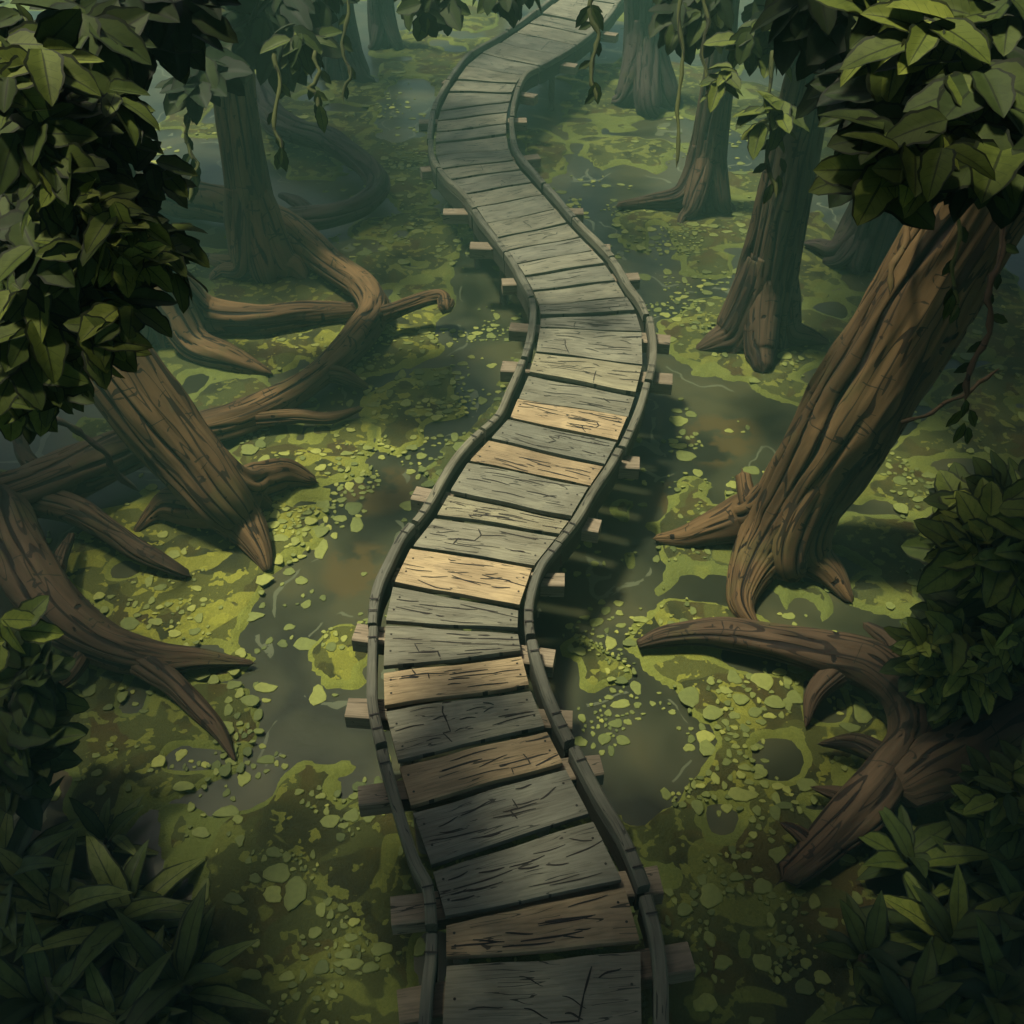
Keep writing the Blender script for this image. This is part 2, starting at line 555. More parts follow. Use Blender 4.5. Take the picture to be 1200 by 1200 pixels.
# duckweed: flat irregular pads drifting on water and lying on the banks
md, nt, b = mat('duckweed')
t = attr(nt, 'tint').outputs['Fac']
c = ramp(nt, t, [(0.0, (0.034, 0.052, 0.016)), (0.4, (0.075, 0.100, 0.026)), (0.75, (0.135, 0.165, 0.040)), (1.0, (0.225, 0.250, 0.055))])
posd = N(nt, 'ShaderNodeNewGeometry').outputs['Position']
c = mix(nt, 0.35, c, ramp(nt, tex_noise(nt, posd, 30, 3, 0.6), [(0.35, (0.6, 0.6, 0.6)), (0.65, (1.1, 1.1, 1.1))]), 'MULTIPLY')
lk(nt, c, b.inputs['Base Color'])
b.inputs['Roughness'].default_value = 0.7
b.inputs['Specular IOR Level'].default_value = 0.25
DUCK = md
LUSH = [(395, 590, 60, 0.9), (450, 560, 50, 0.8), (520, 480, 60, 0.7), (880, 900, 110, 1.0), (800, 1000, 70, 1.0), (870, 800, 80, 0.9), (780, 930, 50, 0.9),
        (370, 990, 80, 1.0), (330, 880, 80, 0.7), (250, 860, 80, 0.6), (860, 1070, 80, 0.7), (400, 1130, 60, 0.6), (370, 770, 50, 0.8), (350, 620, 60, 0.8), (200, 760, 80, 0.6),
        (720, 850, 50, 0.5), (700, 760, 60, 0.5), (820, 520, 50, 0.3), (850, 400, 70, 0.5), (800, 280, 80, 0.5), (480, 200, 50, 0.5), (500, 280, 60, 0.5), (560, 390, 40, 0.5), (300, 540, 50, 0.5),
        (430, 410, 70, 0.7), (1060, 560, 50, 0.4), (940, 850, 70, 0.6), (910, 1140, 60, 0.5), (430, 120, 60, 0.3), (840, 170, 80, 0.3), (690, 230, 40, 0.4), (780, 350, 60, 0.4)]
LP = [(PZ(x, y)[:2], r / F * depth(PZ(x, y)), w_) for x, y, r, w_ in LUSH]
V, Fs, T = [], [], []
cells = {}
cnt = 0
tries = 0
while cnt < 2900 and tries < 140000:
    tries += 1
    if rng.random() < 0.80:
        (cx, cy), r, w_ = LP[rng.integers(len(LP))]
        if rng.random() > w_:
            continue
        a_, q = rng.random() * 6.283, abs(rng.normal(0, 0.55))
        x, y = cx + 1.15 * r * q * math.cos(a_), cy + 1.3 * r * q * math.sin(a_)
    else:
        x, y = rng.uniform(-7.5, 7.5), rng.uniform(2, 19)
        if noise3(x * 0.9, y * 0.9, 0, 31) < 0.52:
            continue
    d_ = max(0, y)
    size = 0.014 + 0.056 * rng.random() ** 1.9
    if noise3(x * 1.7, y * 1.7, 0, 55) > 0.55:
        size *= 1.5
    if noise3(x * 3.2, y * 3.2, 0, 57) < 0.47:
        continue
    ck = (int(x // 0.3), int(y // 0.3))
    tight = 0.80 if rng.random() < 0.15 else 1.12
    if any(math.hypot(x - q[0], y - q[1]) < tight * (size + q[2]) for i_ in (-1, 0, 1) for j_ in (-1, 0, 1) for q in cells.get((ck[0] + i_, ck[1] + j_), ())):
        continue
    cells.setdefault(ck, []).append((x, y, size))
    k = 14
    ph = np.arange(k) / k * 6.2832 + rng.random()
    rr = size * (1 + 0.12 * np.sin(2 * ph + rng.random() * 6) + 0.10 * np.sin(3 * ph + rng.random() * 6)) * rng.uniform(0.85, 1.1, k)
    ex = rng.uniform(0.75, 1.3)
    sx, sy = x + rr * np.cos(ph) * ex, y + rr * np.sin(ph) / ex
    j, i = np.searchsorted(gx, x) - 1, np.searchsorted(gy, y) - 1
    z = max(0.0, float(Hh[i:i + 2, j:j + 2].max())) + 0.004 + 0.004 * rng.random()
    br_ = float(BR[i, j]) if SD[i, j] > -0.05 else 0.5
    top = np.stack([sx, sy, np.full(k, z)], 1)
    top2 = np.stack([x + (sx - x) * 0.85, y + (sy - y) * 0.85, np.full(k, z + 0.003)], 1)
    bot = top - [0, 0, 0.010]
    n0 = cnt * 3 * k
    V += [top2, top, bot]
    Fs.append(tuple(range(n0, n0 + k)))
    for q in range(k):
        q2 = (q + 1) % k
        Fs.append((n0 + q, n0 + k + q, n0 + k + q2, n0 + q2))
        Fs.append((n0 + k + q, n0 + 2 * k + q, n0 + 2 * k + q2, n0 + k + q2))
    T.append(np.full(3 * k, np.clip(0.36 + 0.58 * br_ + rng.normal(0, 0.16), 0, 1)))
    cnt += 1
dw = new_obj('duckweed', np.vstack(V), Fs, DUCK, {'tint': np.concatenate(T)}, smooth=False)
tag(dw, kind='stuff')


# ------------------------------------------------------------------ tubes: trunks, roots, branches, stems
def catmull(P, per):
    P = np.asarray(P, float)
    Q = np.vstack([2 * P[0] - P[1], P, 2 * P[-1] - P[-2]])
    out = []
    for i in range(1, len(Q) - 2):
        p0, p1, p2, p3 = Q[i - 1], Q[i], Q[i + 1], Q[i + 2]
        for s in np.arange(per) / per:
            out.append(0.5 * (2 * p1 + (p2 - p0) * s + (2 * p0 - 5 * p1 + 4 * p2 - p3) * s * s + (3 * p1 - p0 - 3 * p2 + p3) * s ** 3))
    out.append(P[-1])
    return np.array(out)


def tube(path, radii, nr=20, step=0.07, ridge=0.10, lump=0.10, seed=0, tip=True, kg=0):
    PR = np.column_stack([path, radii])
    C = catmull(PR, 12)
    d = np.r_[0, np.cumsum(np.linalg.norm(np.diff(C[:, :3], axis=0), axis=1))]
    n = max(4, int(d[-1] / step))
    s = np.linspace(0, d[-1], n)
    C = np.stack([np.interp(s, d, C[:, k]) for k in range(4)], 1)
    P, R = C[:, :3], np.maximum(C[:, 3], 0.003)
    T = np.gradient(P, axis=0)
    T /= np.linalg.norm(T, axis=1)[:, None] + 1e-9
    u = np.cross(T[0], [0.3, 0.2, 1.0])
    if np.linalg.norm(u) < 0.1:
        u = np.cross(T[0], [1, 0, 0])
    u /= np.linalg.norm(u)
    U = []
    for t_ in T:
        u = u - t_ * np.dot(u, t_)
        u /= np.linalg.norm(u)
        U.append(u)
    U = np.array(U)
    W = np.cross(T, U)
    th = np.arange(nr) / nr * 2 * np.pi
    ct, st = np.cos(th), np.sin(th)
    rm = R.max()
    kx = 2.2
    g1 = noise3(ct[None] * kx + 10 + seed, st[None] * kx + 5, s[:, None] * 1.1, seed) - 0.5
    g2 = noise3(ct[None] * 5 + 3, st[None] * 5 + seed, s[:, None] * 1.8, seed + 9) - 0.5
    g2 = -np.abs(g2) * 2 + 0.35
    g3 = noise3(ct[None] * 0.7 + 3, st[None] * 0.7, s[:, None] * (0.5 / max(rm, 0.04)), seed + 4) - 0.5
    rad = R[:, None] * (1 + 2 * lump * g1 + ridge * g2 + 2.2 * lump * g3)
    groove = np.zeros((n, nr))
    if kg:
        sm = s[:, None]
        ph = kg * th[None] + 6.2832 * 1.1 * (noise3(ct[None] * 1.3 + 20, st[None] * 1.3, sm * 0.55, seed + 31) - 0.5) * 2
        ph = ph + 1.0 * (noise3(ct[None] * 2.5, st[None] * 2.5 + 9, sm * 2.2, seed + 32) - 0.5) * 2
        tri = np.abs((ph / 6.2832) % 1.0 - 0.5) * 2
        wd = 0.17 + 0.22 * noise3(ct[None] * 2, st[None] * 2, sm * 1.3, seed + 33)
        groove = (1 - sstep(0.0, 1.0, tri / wd)) * sstep(0.26, 0.42, noise3(ct[None] * 1.7, st[None] * 1.7, sm * 0.9, seed + 34))
        odd = np.floor(ph / 6.2832 + 100) % 2
        groove = groove * (1 - odd * (1 - sstep(0.4, 0.75, R[:, None] / rm)))
        rg = 0.5 + 0.5 * np.minimum(1, R[:, None] / (rm + 1e-6))
        rad = rad * (1 - 0.13 * groove * rg + 0.02 * sstep(0.2, 0.9, tri))
        # rings where the bark has split across
        rg2 = noise3(ct[None] * 0.9, st[None] * 0.9, 4.4, seed + 40) * 0.25 + sm * (0.16 / max(rm, 0.05))
        cr = np.abs(rg2 % 1.0 - 0.5) * 2
        cg = (1 - sstep(0, 1, cr / 0.035)) * (noise3(ct[None] * 2.5, st[None] * 2.5, sm * 1.1, seed + 41) > 0.66)
        groove = np.maximum(groove, cg)
        rad = rad * (1 - 0.05 * cg)
    if tip:
        rad[-1] *= 0.15
    V = P[:, None] + rad[..., None] * (ct[None, :, None] * U[:, None] + st[None, :, None] * W[:, None])
    if not tip:
        rough = 0.25 * R[-1] * (noise3(ct * 3, st * 3, seed + 0.5, seed) - 0.3)
        V[-1] += T[-1] * rough[:, None]
    br = np.stack([ct[None] * rm * np.ones((n, 1)) + seed * 1.7, st[None] * rm * np.ones((n, 1)), s[:, None] * np.ones((1, nr))], -1)
    V = V.reshape(-1, 3)
    br = br.reshape(-1, 3)
    Fs = []
    for i in range(n - 1):
        for j in range(nr):
            j2 = (j + 1) % nr
            Fs.append((i * nr + j, i * nr + j2, (i + 1) * nr + j2, (i + 1) * nr + j))
    V = np.vstack([V, P[:1], P[-1:] + (T[-1:] * R[-1] * (0.8 if tip else -0.1))])
    br = np.vstack([br, [[seed, 0, 0]], [[seed, 0, s[-1]]]])
    tube.groove = np.r_[groove.ravel(), 0, 0]
    c0, c1 = len(V) - 2, len(V) - 1
    for j in range(nr):
        Fs.append((c0, (j + 1) % nr, j))
        Fs.append((c1, (n - 1) * nr + j, (n - 1) * nr + (j + 1) % nr))
    return V, Fs, br


_seed = [1]


def tube_obj(name, path, radii, m, parent, label=None, **kw):
    _seed[0] += 1
    V, Fs, br = tube(path, radii, seed=_seed[0], **kw)
    o = new_obj(name, V, Fs, m, {'bark': br, 'groove': tube.groove}, parent)
    if label:
        o['label'] = label
    return o


def ground_tube(name, pts, m, parent, z0=0.0, label=None, **kw):
    """pts: (px, py, radius in px, height of the axis above the water)"""
    P, R = [], []
    for p in pts:
        z = p[3] if len(p) > 3 else z0
        q = PZ(p[0], p[1], z)
        P.append(q)
        R.append(p[2] / F * depth(q))
    return tube_obj(name, P, R, m, parent, label, **kw)


# ------------------------------------------------------------------ leaves
def leaf_template(nv, nu, kind):
    v = np.linspace(0, 1, nv)
    u = np.linspace(-1, 1, nu)
    if kind == 'strap':
        w = np.clip(np.minimum(1, (v / 0.35) ** 0.6) * (1 - v ** 3.2) ** 0.8, 0, 1)
        w = 0.35 + 0.65 * w
        w *= (1 - v ** 5)
    elif kind == 'lance':
        w = np.sin(np.pi * np.clip(v, 0, 1) ** 0.85) ** 0.9
    else:
        w = np.sin(np.pi * v ** 0.80) ** 0.62 * (1 - 0.12 * v)
    w = np.maximum(w, 0.03)
    w[-1] = 0.004
    UU, VV = np.meshgrid(u, v)
    WW = np.repeat(w[:, None], nu, 1)
    i = np.arange(nv * nu).reshape(nv, nu)
    q = np.stack([i[:-1, :-1], i[:-1, 1:], i[1:, 1:], i[1:, :-1]], -1).reshape(-1, 4)
    return UU.ravel(), VV.ravel(), WW.ravel(), q


TEMPL = {'ovate': leaf_template(11, 7, 'ovate'), 'lance': leaf_template(9, 7, 'lance'), 'strap': leaf_template(12, 5, 'strap'), 'cheap': leaf_template(4, 3, 'ovate')}


class Leaves:
    def __init__(s):
        s.r = []

    def add(s, pos, d, n, L, W, tint, fold=0.35, droop=0.2, twist=0.0):
        s.r.append((*pos, *d, *n, L, W, tint, fold, droop))

    def arrays(s, kind, n0=0):
        A = np.array(s.r)
        pos, d, n = A[:, 0:3], A[:, 3:6], A[:, 6:9]
        L, W, tint, fold, droop = A[:, 9], A[:, 10], A[:, 11], A[:, 12], A[:, 13]
        d = d / np.linalg.norm(d, axis=1)[:, None]
        n = n - d * (n * d).sum(1)[:, None]
        n /= np.linalg.norm(n, axis=1)[:, None] + 1e-9
        sd_ = np.cross(d, n)
        U, Vv, Wt, q = TEMPL[kind]
        K, T = len(A), len(U)
        wob = 1 + 0.10 * np.sin(Vv[None] * 17 + np.arange(K)[:, None] * 1.7 + U[None] * 2)
        half = (W[:, None] / 2) * Wt[None] * wob * U[None]
        # curl along a circular arc
        k = np.maximum(droop, 1e-3)[:, None] * 1.6
        along = L[:, None] * np.sin(Vv[None] * k) / k
        down = L[:, None] * (1 - np.cos(Vv[None] * k)) / k
        up = np.abs(half) * fold[:, None] - down
        V = pos[:, None] + d[:, None] * along[..., None] + sd_[:, None] * half[..., None] + n[:, None] * up[..., None]
        F_ = (q[None] + (np.arange(K) * T)[:, None, None]).reshape(-1, 4) + n0
        luv = np.stack([np.broadcast_to(U, (K, T)), np.broadcast_to(Vv, (K, T)), np.repeat(np.arange(K)[:, None], T, 1)], -1)
        return V.reshape(-1, 3), F_, luv.reshape(-1, 3), np.repeat(tint, T)


def leaves_obj(name, sets, m, parent, label=None):
    Vs, Fs, Ls, Ts, n = [], [], [], [], 0
    for lv, kind in sets:
        if not lv.r:
            continue
        V, F_, l_, t_ = lv.arrays(kind, n)
        Vs.append(V), Fs.append(F_), Ls.append(l_), Ts.append(t_)
        n += len(V)
    o = new_obj(name, np.vstack(Vs), np.vstack(Fs), m, {'luv': np.vstack(Ls), 'tint': np.concatenate(Ts)}, parent)
    if label:
        o['label'] = label
    return o


def unit(v):
    v = np.asarray(v, float)
    return v / (np.linalg.norm(v) + 1e-9)


def in_poly(poly):
    p = np.array(poly, float)
    lo, hi = p.min(0), p.max(0)
    while True:
        q = rng.uniform(lo, hi)
        if poly_sd(p, np.array([q[0]]), np.array([q[1]]))[0] > 0:
            return q


UP = np.array([0, 0, 1.0])
TOCAM = np.array([0, -CP, SP])


def spray(lv, c, ax, L, tint, n=5, face=0.5, droop=0.2, tj=0.14, wr=(0.42, 0.56), lvl=1.0):
    """a twig end: leaves fanned about the axis ax"""
    nrm = unit(UP * 0.8 + TOCAM * face + rng.normal(0, 0.28, 3))
    ax = unit(ax)
    side = unit(np.cross(ax, nrm))
    for k in range(n):
        a = (k - (n - 1) / 2) / max(1, (n - 1) / 2) * rng.uniform(0.9, 1.35) if n > 1 else 0
        d = ax * math.cos(a) + side * math.sin(a)
        ll = L * rng.uniform(0.72, 1.15)
        nn = unit(nrm + rng.normal(0, 0.22, 3))
        lv.add(c + ax * rng.uniform(-0.25, 0.2) * L + rng.normal(0, 0.02, 3), d, nn, ll, ll * rng.uniform(*wr), np.clip(tint + rng.normal(0, tj), 0, 1), rng.uniform(0.15, 0.5), droop * rng.uniform(0.4, 1.6))


def foliage(lv, poly, d0, d1, n, L, tint, away, nleaf=5, face=0.5, twigs=None, wr=(0.50, 0.66), down=0.55, curtain=0.0, yspan=400.0):
    """sprays filling a solid volume; away = point the shoots grow away from"""
    for _ in range(n):
        q = in_poly(poly)
        dp = rng.uniform(d0, d1)
        c = PY(q[0], q[1], dp + curtain * (1 - q[1] / yspan)) if curtain else PD(q[0], q[1], dp)
        f = (dp - d0) / max(1e-6, d1 - d0)
        ax = unit(unit(c - away) * [1, 1, 0.3] + rng.normal(0, 0.45, 3) - UP * down)
        spray(lv, c, ax, rng.uniform(*L), tint, nleaf, face, wr=wr)


def shade_canopy(lv, centre, rad, z0, z1, n, keep):  # unseen overhead leaves, added to shade the swamp below
    for _ in range(n):
        a, r = rng.random() * 6.283, rad * math.sqrt(rng.random())
        p = np.array([centre[0] + r * math.cos(a), centre[1] + r * math.sin(a), rng.uniform(z0, z1)])
        if rng.random() > keep(p):
            continue
        for _k in range(3):
            d = unit(rng.normal(0, 1, 3) * [1, 1, 0.35])
            L = rng.uniform(0.28, 0.5)
            lv.add(p + rng.normal(0, 0.14, 3), d, unit(UP + rng.normal(0, 0.35, 3)), L, L * 0.6, rng.uniform(0.2, 0.7), 0.2, 0.2)


def gap_keep(p):
    """overhead leaves thinned to shape a pool of sunlight on the walkway"""
    k = p[2] / SUN_DIR[2]
    x, y = p[0] - SUN_DIR[0] * k, p[1] - SUN_DIR[1] * k
    if p[2] < CAM_Z + 0.9 - 0.317 * max(0.0, math.hypot(p[0], p[1]) - 1.0) * 0.9:
        return 0.0
    if math.hypot(p[0], p[1]) < 2.0 and p[2] < CAM_Z + 1.6:
        return 0.0
    q1 = math.hypot((x + 0.1) / 5.3, (y - 8.5) / 5.0) * (1 + 0.25 * (float(noise3(x * 0.5, y * 0.5, 0, 66)) - 0.5))
    q2 = math.hypot((x - 0.3) / 2.6, (y - 21) / 8.5)
    k1, k2 = float(sstep(0.66, 1.25, q1)), 0.50 + 0.50 * float(sstep(0.66, 1.25, q2))
    k3 = float(sstep(0.7, 1.3, math.hypot((x + 0.35) / 1.3, (y - 3.5) / 1.0)))      # chink cut in the overhead leaves to light the near left boughs
    k4 = float(sstep(0.7, 1.3, math.hypot((x - 3.6) / 1.3, (y - 3.6) / 1.0)))      # and another cut for the near right boughs
    return 0.88 * min(k1, k2, k3, k4)


# ------------------------------------------------------------------ boardwalk
Lr = [(500, 1290), (503, 1245), (505, 1200), (508, 1153), (512, 1117), (512, 1067), (507, 1033), (493, 1007), (473, 947), (457, 890), (443, 837), (440, 800), (442, 733), (447, 693), (460, 663), (477, 630), (497, 607), (510, 587), (533, 547), (557, 517), (587, 490), (600, 463), (613, 433), (622, 407), (627, 383), (627, 353), (613, 323), (597, 297), (570, 263), (547, 230), (523, 207), (507, 180), (508, 143), (515, 117), (533, 87), (553, 63), (587, 43), (617, 23), (647, 0), (676, -20), (700, -34)]
Rr = [(766, 1290), (767, 1245), (767, 1200), (767, 1147), (762, 1100), (750, 1053), (733, 1007), (717, 973), (693, 933), (667, 883), (647, 843), (630, 800), (617, 750), (615, 710), (627, 667), (647, 640), (673, 607), (693, 573), (717, 537), (740, 490), (753, 450), (760, 417), (758, 383), (750, 357), (733, 333), (720, 310), (700, 287), (673, 260), (647, 230), (627, 207), (603, 177), (597, 147), (600, 117), (613, 87), (640, 73), (677, 50), (703, 27), (725, 0), (742, -18), (764, -36)]


def resample3(P, step):
    C = catmull(P, 10)
    d = np.r_[0, np.cumsum(np.linalg.norm(np.diff(C[:, :3], axis=0), axis=1))]
    s = np.arange(0, d[-1], step)
    return np.stack([np.interp(s, d, C[:, k]) for k in range(C.shape[1])], 1)


def rail_world(pl):
    W = np.array([list(PZ(x, y, DECK + 0.06)) for x, y in pl])
    px = np.array(pl, float)
    A = resample3(np.hstack([W, px]), 0.03)
    A[:, 2] = DECK
    return A


LA, RA = rail_world(Lr), rail_world(Rr)      # columns: X Y Z px py


def at_y(A, py):
    o = np.argsort(A[:, 4])
    return np.array([np.interp(py, A[o, 4], A[o, k]) for k in range(3)])


walk = empty('boardwalk', (0.1, 8, 0), 'winding grey plank boardwalk with tan patched boards over mossy swamp water', 'boardwalk')
TAN, TAN2, PALE = (0.300, 0.237, 0.135), (0.222, 0.174, 0.100), (0.195, 0.186, 0.120)
GR = [(0.142, 0.143, 0.104), (0.126, 0.130, 0.098), (0.160, 0.158, 0.112), (0.118, 0.122, 0.094)]
BND = [(1290, 1290, 0), (1123, 1103, TAN2), (1075, 1027, 0), (1013, 948, 0), (945, 888, TAN2), (890, 845, 0), (823, 797, TAN), (780, 760, 0), (722, 732, 0), (677, 707, TAN), (633, 658, 0), (597, 622, PALE), (570, 603, 0), (533, 565, TAN2), (507, 540, 0), (483, 512, TAN), (460, 483, 0), (430, 457, PALE), (405, 422, 0)]
ys = [(378, 383), (365, 359), (351, 341), (335, 322), (318, 302), (303, 286), (288, 271), (274, 255), (257, 239), (238, 222), (222, 207), (205, 192), (193, 182), (178, 170), (163, 152), (150, 139), (137, 126), (124, 113), (103, 105), (88, 93), (72, 84), (57, 74), (45, 61), (33, 49), (22, 37), (11, 25), (0, 13), (-10, 1), (-20, -12), (-31, -30)]
BND += [(a, b_, 0) for a, b_ in ys]
for i in range(len(BND) - 1):
    (l0, r0, cc), (l1, r1, _) = BND[i], BND[i + 1]
    A0, B0, A1, B1 = at_y(LA, l0), at_y(RA, r0), at_y(LA, l1), at_y(RA, r1)
    far = A0[1] > 10
    if cc == 0:
        cc = random.choice(GR)
        tan_ = False
    else:
        tan_ = cc != PALE
    cc = np.array(cc) * rng.uniform(0.92, 1.08)
    if A0[1] < 3.6:
        pass
    gp = 0.014 if far else rng.uniform(0.017, 0.027)
    na, nb = 15, 5
    Vt = np.zeros((nb, na, 3))
    e0 = gp * (1 + 0.7 * (noise3(np.linspace(0, 4, na), i * 3.3, 0, 2) - 0.3))
    e1 = gp * (1 + 0.7 * (noise3(np.linspace(0, 4, na), i * 3.3 + 50, 0, 2) - 0.3))
    ins = 0.055
    zoff = rng.normal(0, 0.006)
    tilt = rng.normal(0, 0.006)
    wl = np.linalg.norm(B0 - A0)
    for ia in range(na):
        a = ins / wl + (1 - 2 * ins / wl) * ia / (na - 1)
        p0, p1 = A0 + (B0 - A0) * a, A1 + (B1 - A1) * a
        d_ = unit(p1 - p0)
        q0, q1 = p0 + d_ * e0[ia], p1 - d_ * e1[ia]
        for ib in range(nb):
            bb = [0, 0.06, 0.5, 0.94, 1][ib]
            Vt[ib, ia] = q0 + (q1 - q0) * bb
            Vt[ib, ia, 2] = DECK + zoff + tilt * (bb - 0.5) * 2 + 0.005 * math.sin(ia * 0.5 + i) - (0.008 if ib in (0, 4) else 0)
    dep_ = np.linalg.norm(A1 - A0)
    uvx = np.linspace(0, wl, na)
    wuv = np.zeros((nb, na, 3))
    wuv[..., 0] = uvx[None] + i * 7.31
    wuv[..., 1] = (np.array([0, 0.06, 0.5, 0.94, 1]) * dep_)[:, None] + i * 3.77
    mb = MB()
    top = Vt.reshape(-1, 3)
    bot = top - [0, 0, 0.045]
    fs = []
    for ib in range(nb - 1):
        for ia in range(na - 1):
            k = ib * na + ia
            fs.append((k, k + 1, k + na + 1, k + na))
    n_ = nb * na
    loop = [ia for ia in range(na)] + [ib * na + na - 1 for ib in range(1, nb)] + [(nb - 1) * na + ia for ia in range(na - 2, -1, -1)] + [ib * na for ib in range(nb - 2, 0, -1)]
    for k in range(len(loop)):
        a_, b_ = loop[k], loop[(k + 1) % len(loop)]
        fs.append((b_, a_, a_ + n_, b_ + n_))
    ti = np.repeat(cc[None], 2 * n_, 0)
    mb.add(np.vstack([top, bot]), fs, {'wuv': np.vstack([wuv.reshape(-1, 3)] * 2), 'tint': ti}, 0)
    # open cracks: splinter lines along the board and the odd break across it

    def surf(a, b_):
        fa = np.clip(a, 0, 1) * (na - 1)
        i0 = min(int(fa), na - 2)
        f_ = fa - i0
        rows = [0, 0.06, 0.5, 0.94, 1]
        col_ = Vt[:, i0] * (1 - f_) + Vt[:, i0 + 1] * f_
        return np.array([np.interp(b_, rows, col_[:, k]) for k in range(3)]) + [0, 0, 0.003]

    def ribbon(pts, w0):
        pts = np.array(pts)
        n2 = len(pts)
        t_ = np.gradient(pts, axis=0)
        s_ = np.cross(t_, UP)
        s_ /= np.linalg.norm(s_, axis=1)[:, None] + 1e-9
        ww = w0 * (0.25 + 0.75 * np.sin(np.pi * np.linspace(0.12, 0.92, n2)))[:, None]
        vv = np.vstack([pts + s_ * ww / 2, pts - s_ * ww / 2])
        ff = [(k, k + n2, k + n2 + 1, k + 1) for k in range(n2 - 1)]
        mb.add(vv, ff, {'wuv': np.zeros((2 * n2, 3)), 'tint': np.zeros((2 * n2, 3))}, 1)
    for _ in range(rng.integers(9, 15) if not far else rng.integers(2, 5)):
        a0, b0 = rng.uniform(0.02, 0.85), rng.uniform(0.1, 0.9)
        ln = rng.uniform(0.06, 0.36)
        sl = rng.normal(0, 0.06)
        ribbon([surf(a0 + ln * t_, np.clip(b0 + sl * t_ + 0.012 * math.sin(t_ * 5 + i), 0.04, 0.96)) for t_ in np.linspace(0, 1, 8)], rng.uniform(0.007, 0.014))
    if rng.random() < (0.75 if not far else 0.35):
        a0 = rng.uniform(0.25, 0.8)
        bs = np.sort(rng.uniform(0.02, 0.98, 2))
        if bs[1] - bs[0] < 0.25:
            bs = np.array([0.03, 0.5])
        nz = rng.integers(2, 5)
        prev, a_ = surf(a0, bs[0]), a0
        for bq in np.linspace(bs[0], bs[1], nz + 1)[1:]:
            a_ += rng.normal(0, 0.03)
            nxt = surf(a_, bq)
            ribbon([prev + (nxt - prev) * t_ for t_ in (-0.04, 0.25, 0.5, 0.75, 1.04)], rng.uniform(0.009, 0.014))
            prev = nxt
            if rng.random() < 0.45:
                a_ += rng.choice([-1, 1]) * rng.uniform(0.05, 0.14)
                a_ = float(np.clip(a_, 0.05, 0.95))
                nxt = surf(a_, bq)
                ribbon([prev + (nxt - prev) * t_ for t_ in (-0.04, 0.25, 0.5, 0.75, 1.04)], rng.uniform(0.008, 0.012))
                prev = nxt
    for a_, b_ in ((0.045, 0.28), (0.05, 0.72), (0.955, 0.3), (0.95, 0.74)):
        c_ = surf(a_ + rng.normal(0, 0.006), b_ + rng.normal(0, 0.04))
        hx = [c_ + 0.009 * np.array([math.cos(q), math.sin(q), 0]) for q in np.arange(7) * 0.8976]
        mb.add(hx, [tuple(range(7))], {'wuv': np.zeros((7, 3)), 'tint': np.zeros((7, 3))}, 1)
    o = mb.build('plank', [WOOD, CRACK], walk, smooth=False)
    if tan_:
        o['label'] = 'pale tan replacement plank'


def offset(A, w):
    t_ = np.gradient(A[:, :3], axis=0)
    n_ = np.cross(t_, UP)
    n_ /= np.linalg.norm(n_, axis=1)[:, None]
    return A[:, :3] + n_ * w


def beam_strip(name, C, wid, hgt, parent, tint, seed, bevel=0.012, m=WOOD, bands=True):
    """squared timber along C (axis of its top face)"""
    n = len(C)
    t_ = np.gradient(C, axis=0)
    s_ = np.cross(t_, UP)
    s_ /= np.linalg.norm(s_, axis=1)[:, None]
    dl = np.r_[0, np.cumsum(np.linalg.norm(np.diff(C, axis=0), axis=1))]
    h, bv = wid / 2, bevel
    prof = [(-h, -hgt), (-h, -bv), (-h + bv, 0), (h - bv, 0), (h, -bv), (h, -hgt)]
    k = len(prof)
    wob = 1 + 0.22 * (noise3(dl * 2.2, seed, 0, seed) - 0.5)
    V = np.zeros((n, k, 3))
    uv = np.zeros((n, k, 3))
    acc = 0
    for j, (a, b_) in enumerate(prof):
        V[:, j] = C + s_ * (a * wob)[:, None] + UP * b_
        V[:, j, 2] += 0.008 * (noise3(dl * 3, seed + 7, 0, seed) - 0.5)
        uv[:, j, 0] = dl + seed * 3.1
        uv[:, j, 1] = acc + seed * 1.3
        if j + 1 < k:
            acc += math.hypot(prof[j + 1][0] - a, prof[j + 1][1] - b_)
    fs = []
    for i in range(n - 1):
        for j in range(k):
            j2 = (j + 1) % k
            fs.append((i * k + j, i * k + j2, (i + 1) * k + j2, (i + 1) * k + j))
    fs.append(tuple(range(k)))
    fs.append(tuple((n - 1) * k + j for j in reversed(range(k))))
    mb = MB()
    mb.add(V.reshape(-1, 3), fs, {'wuv': uv.reshape(-1, 3), 'tint': np.repeat(np.array([tint]), n * k, 0)})
    if bands and n > 8:
        for e in (2, 4, n - 3):       # saw cuts near the joints
            p, tt, ss = C[e], unit(t_[e]), s_[e]
            q = [p + ss * x_ * h * 1.02 + tt * y_ + UP * 0.012 for x_, y_ in ((-1, -.006), (1, -.006), (1, .006), (-1, .006))]
            mb.add(q, [(0, 1, 2, 3)], {'wuv': np.zeros((4, 3)), 'tint': np.zeros((4, 3))}, 1)
    return mb.build(name, [m, CRACK], parent, smooth=False)


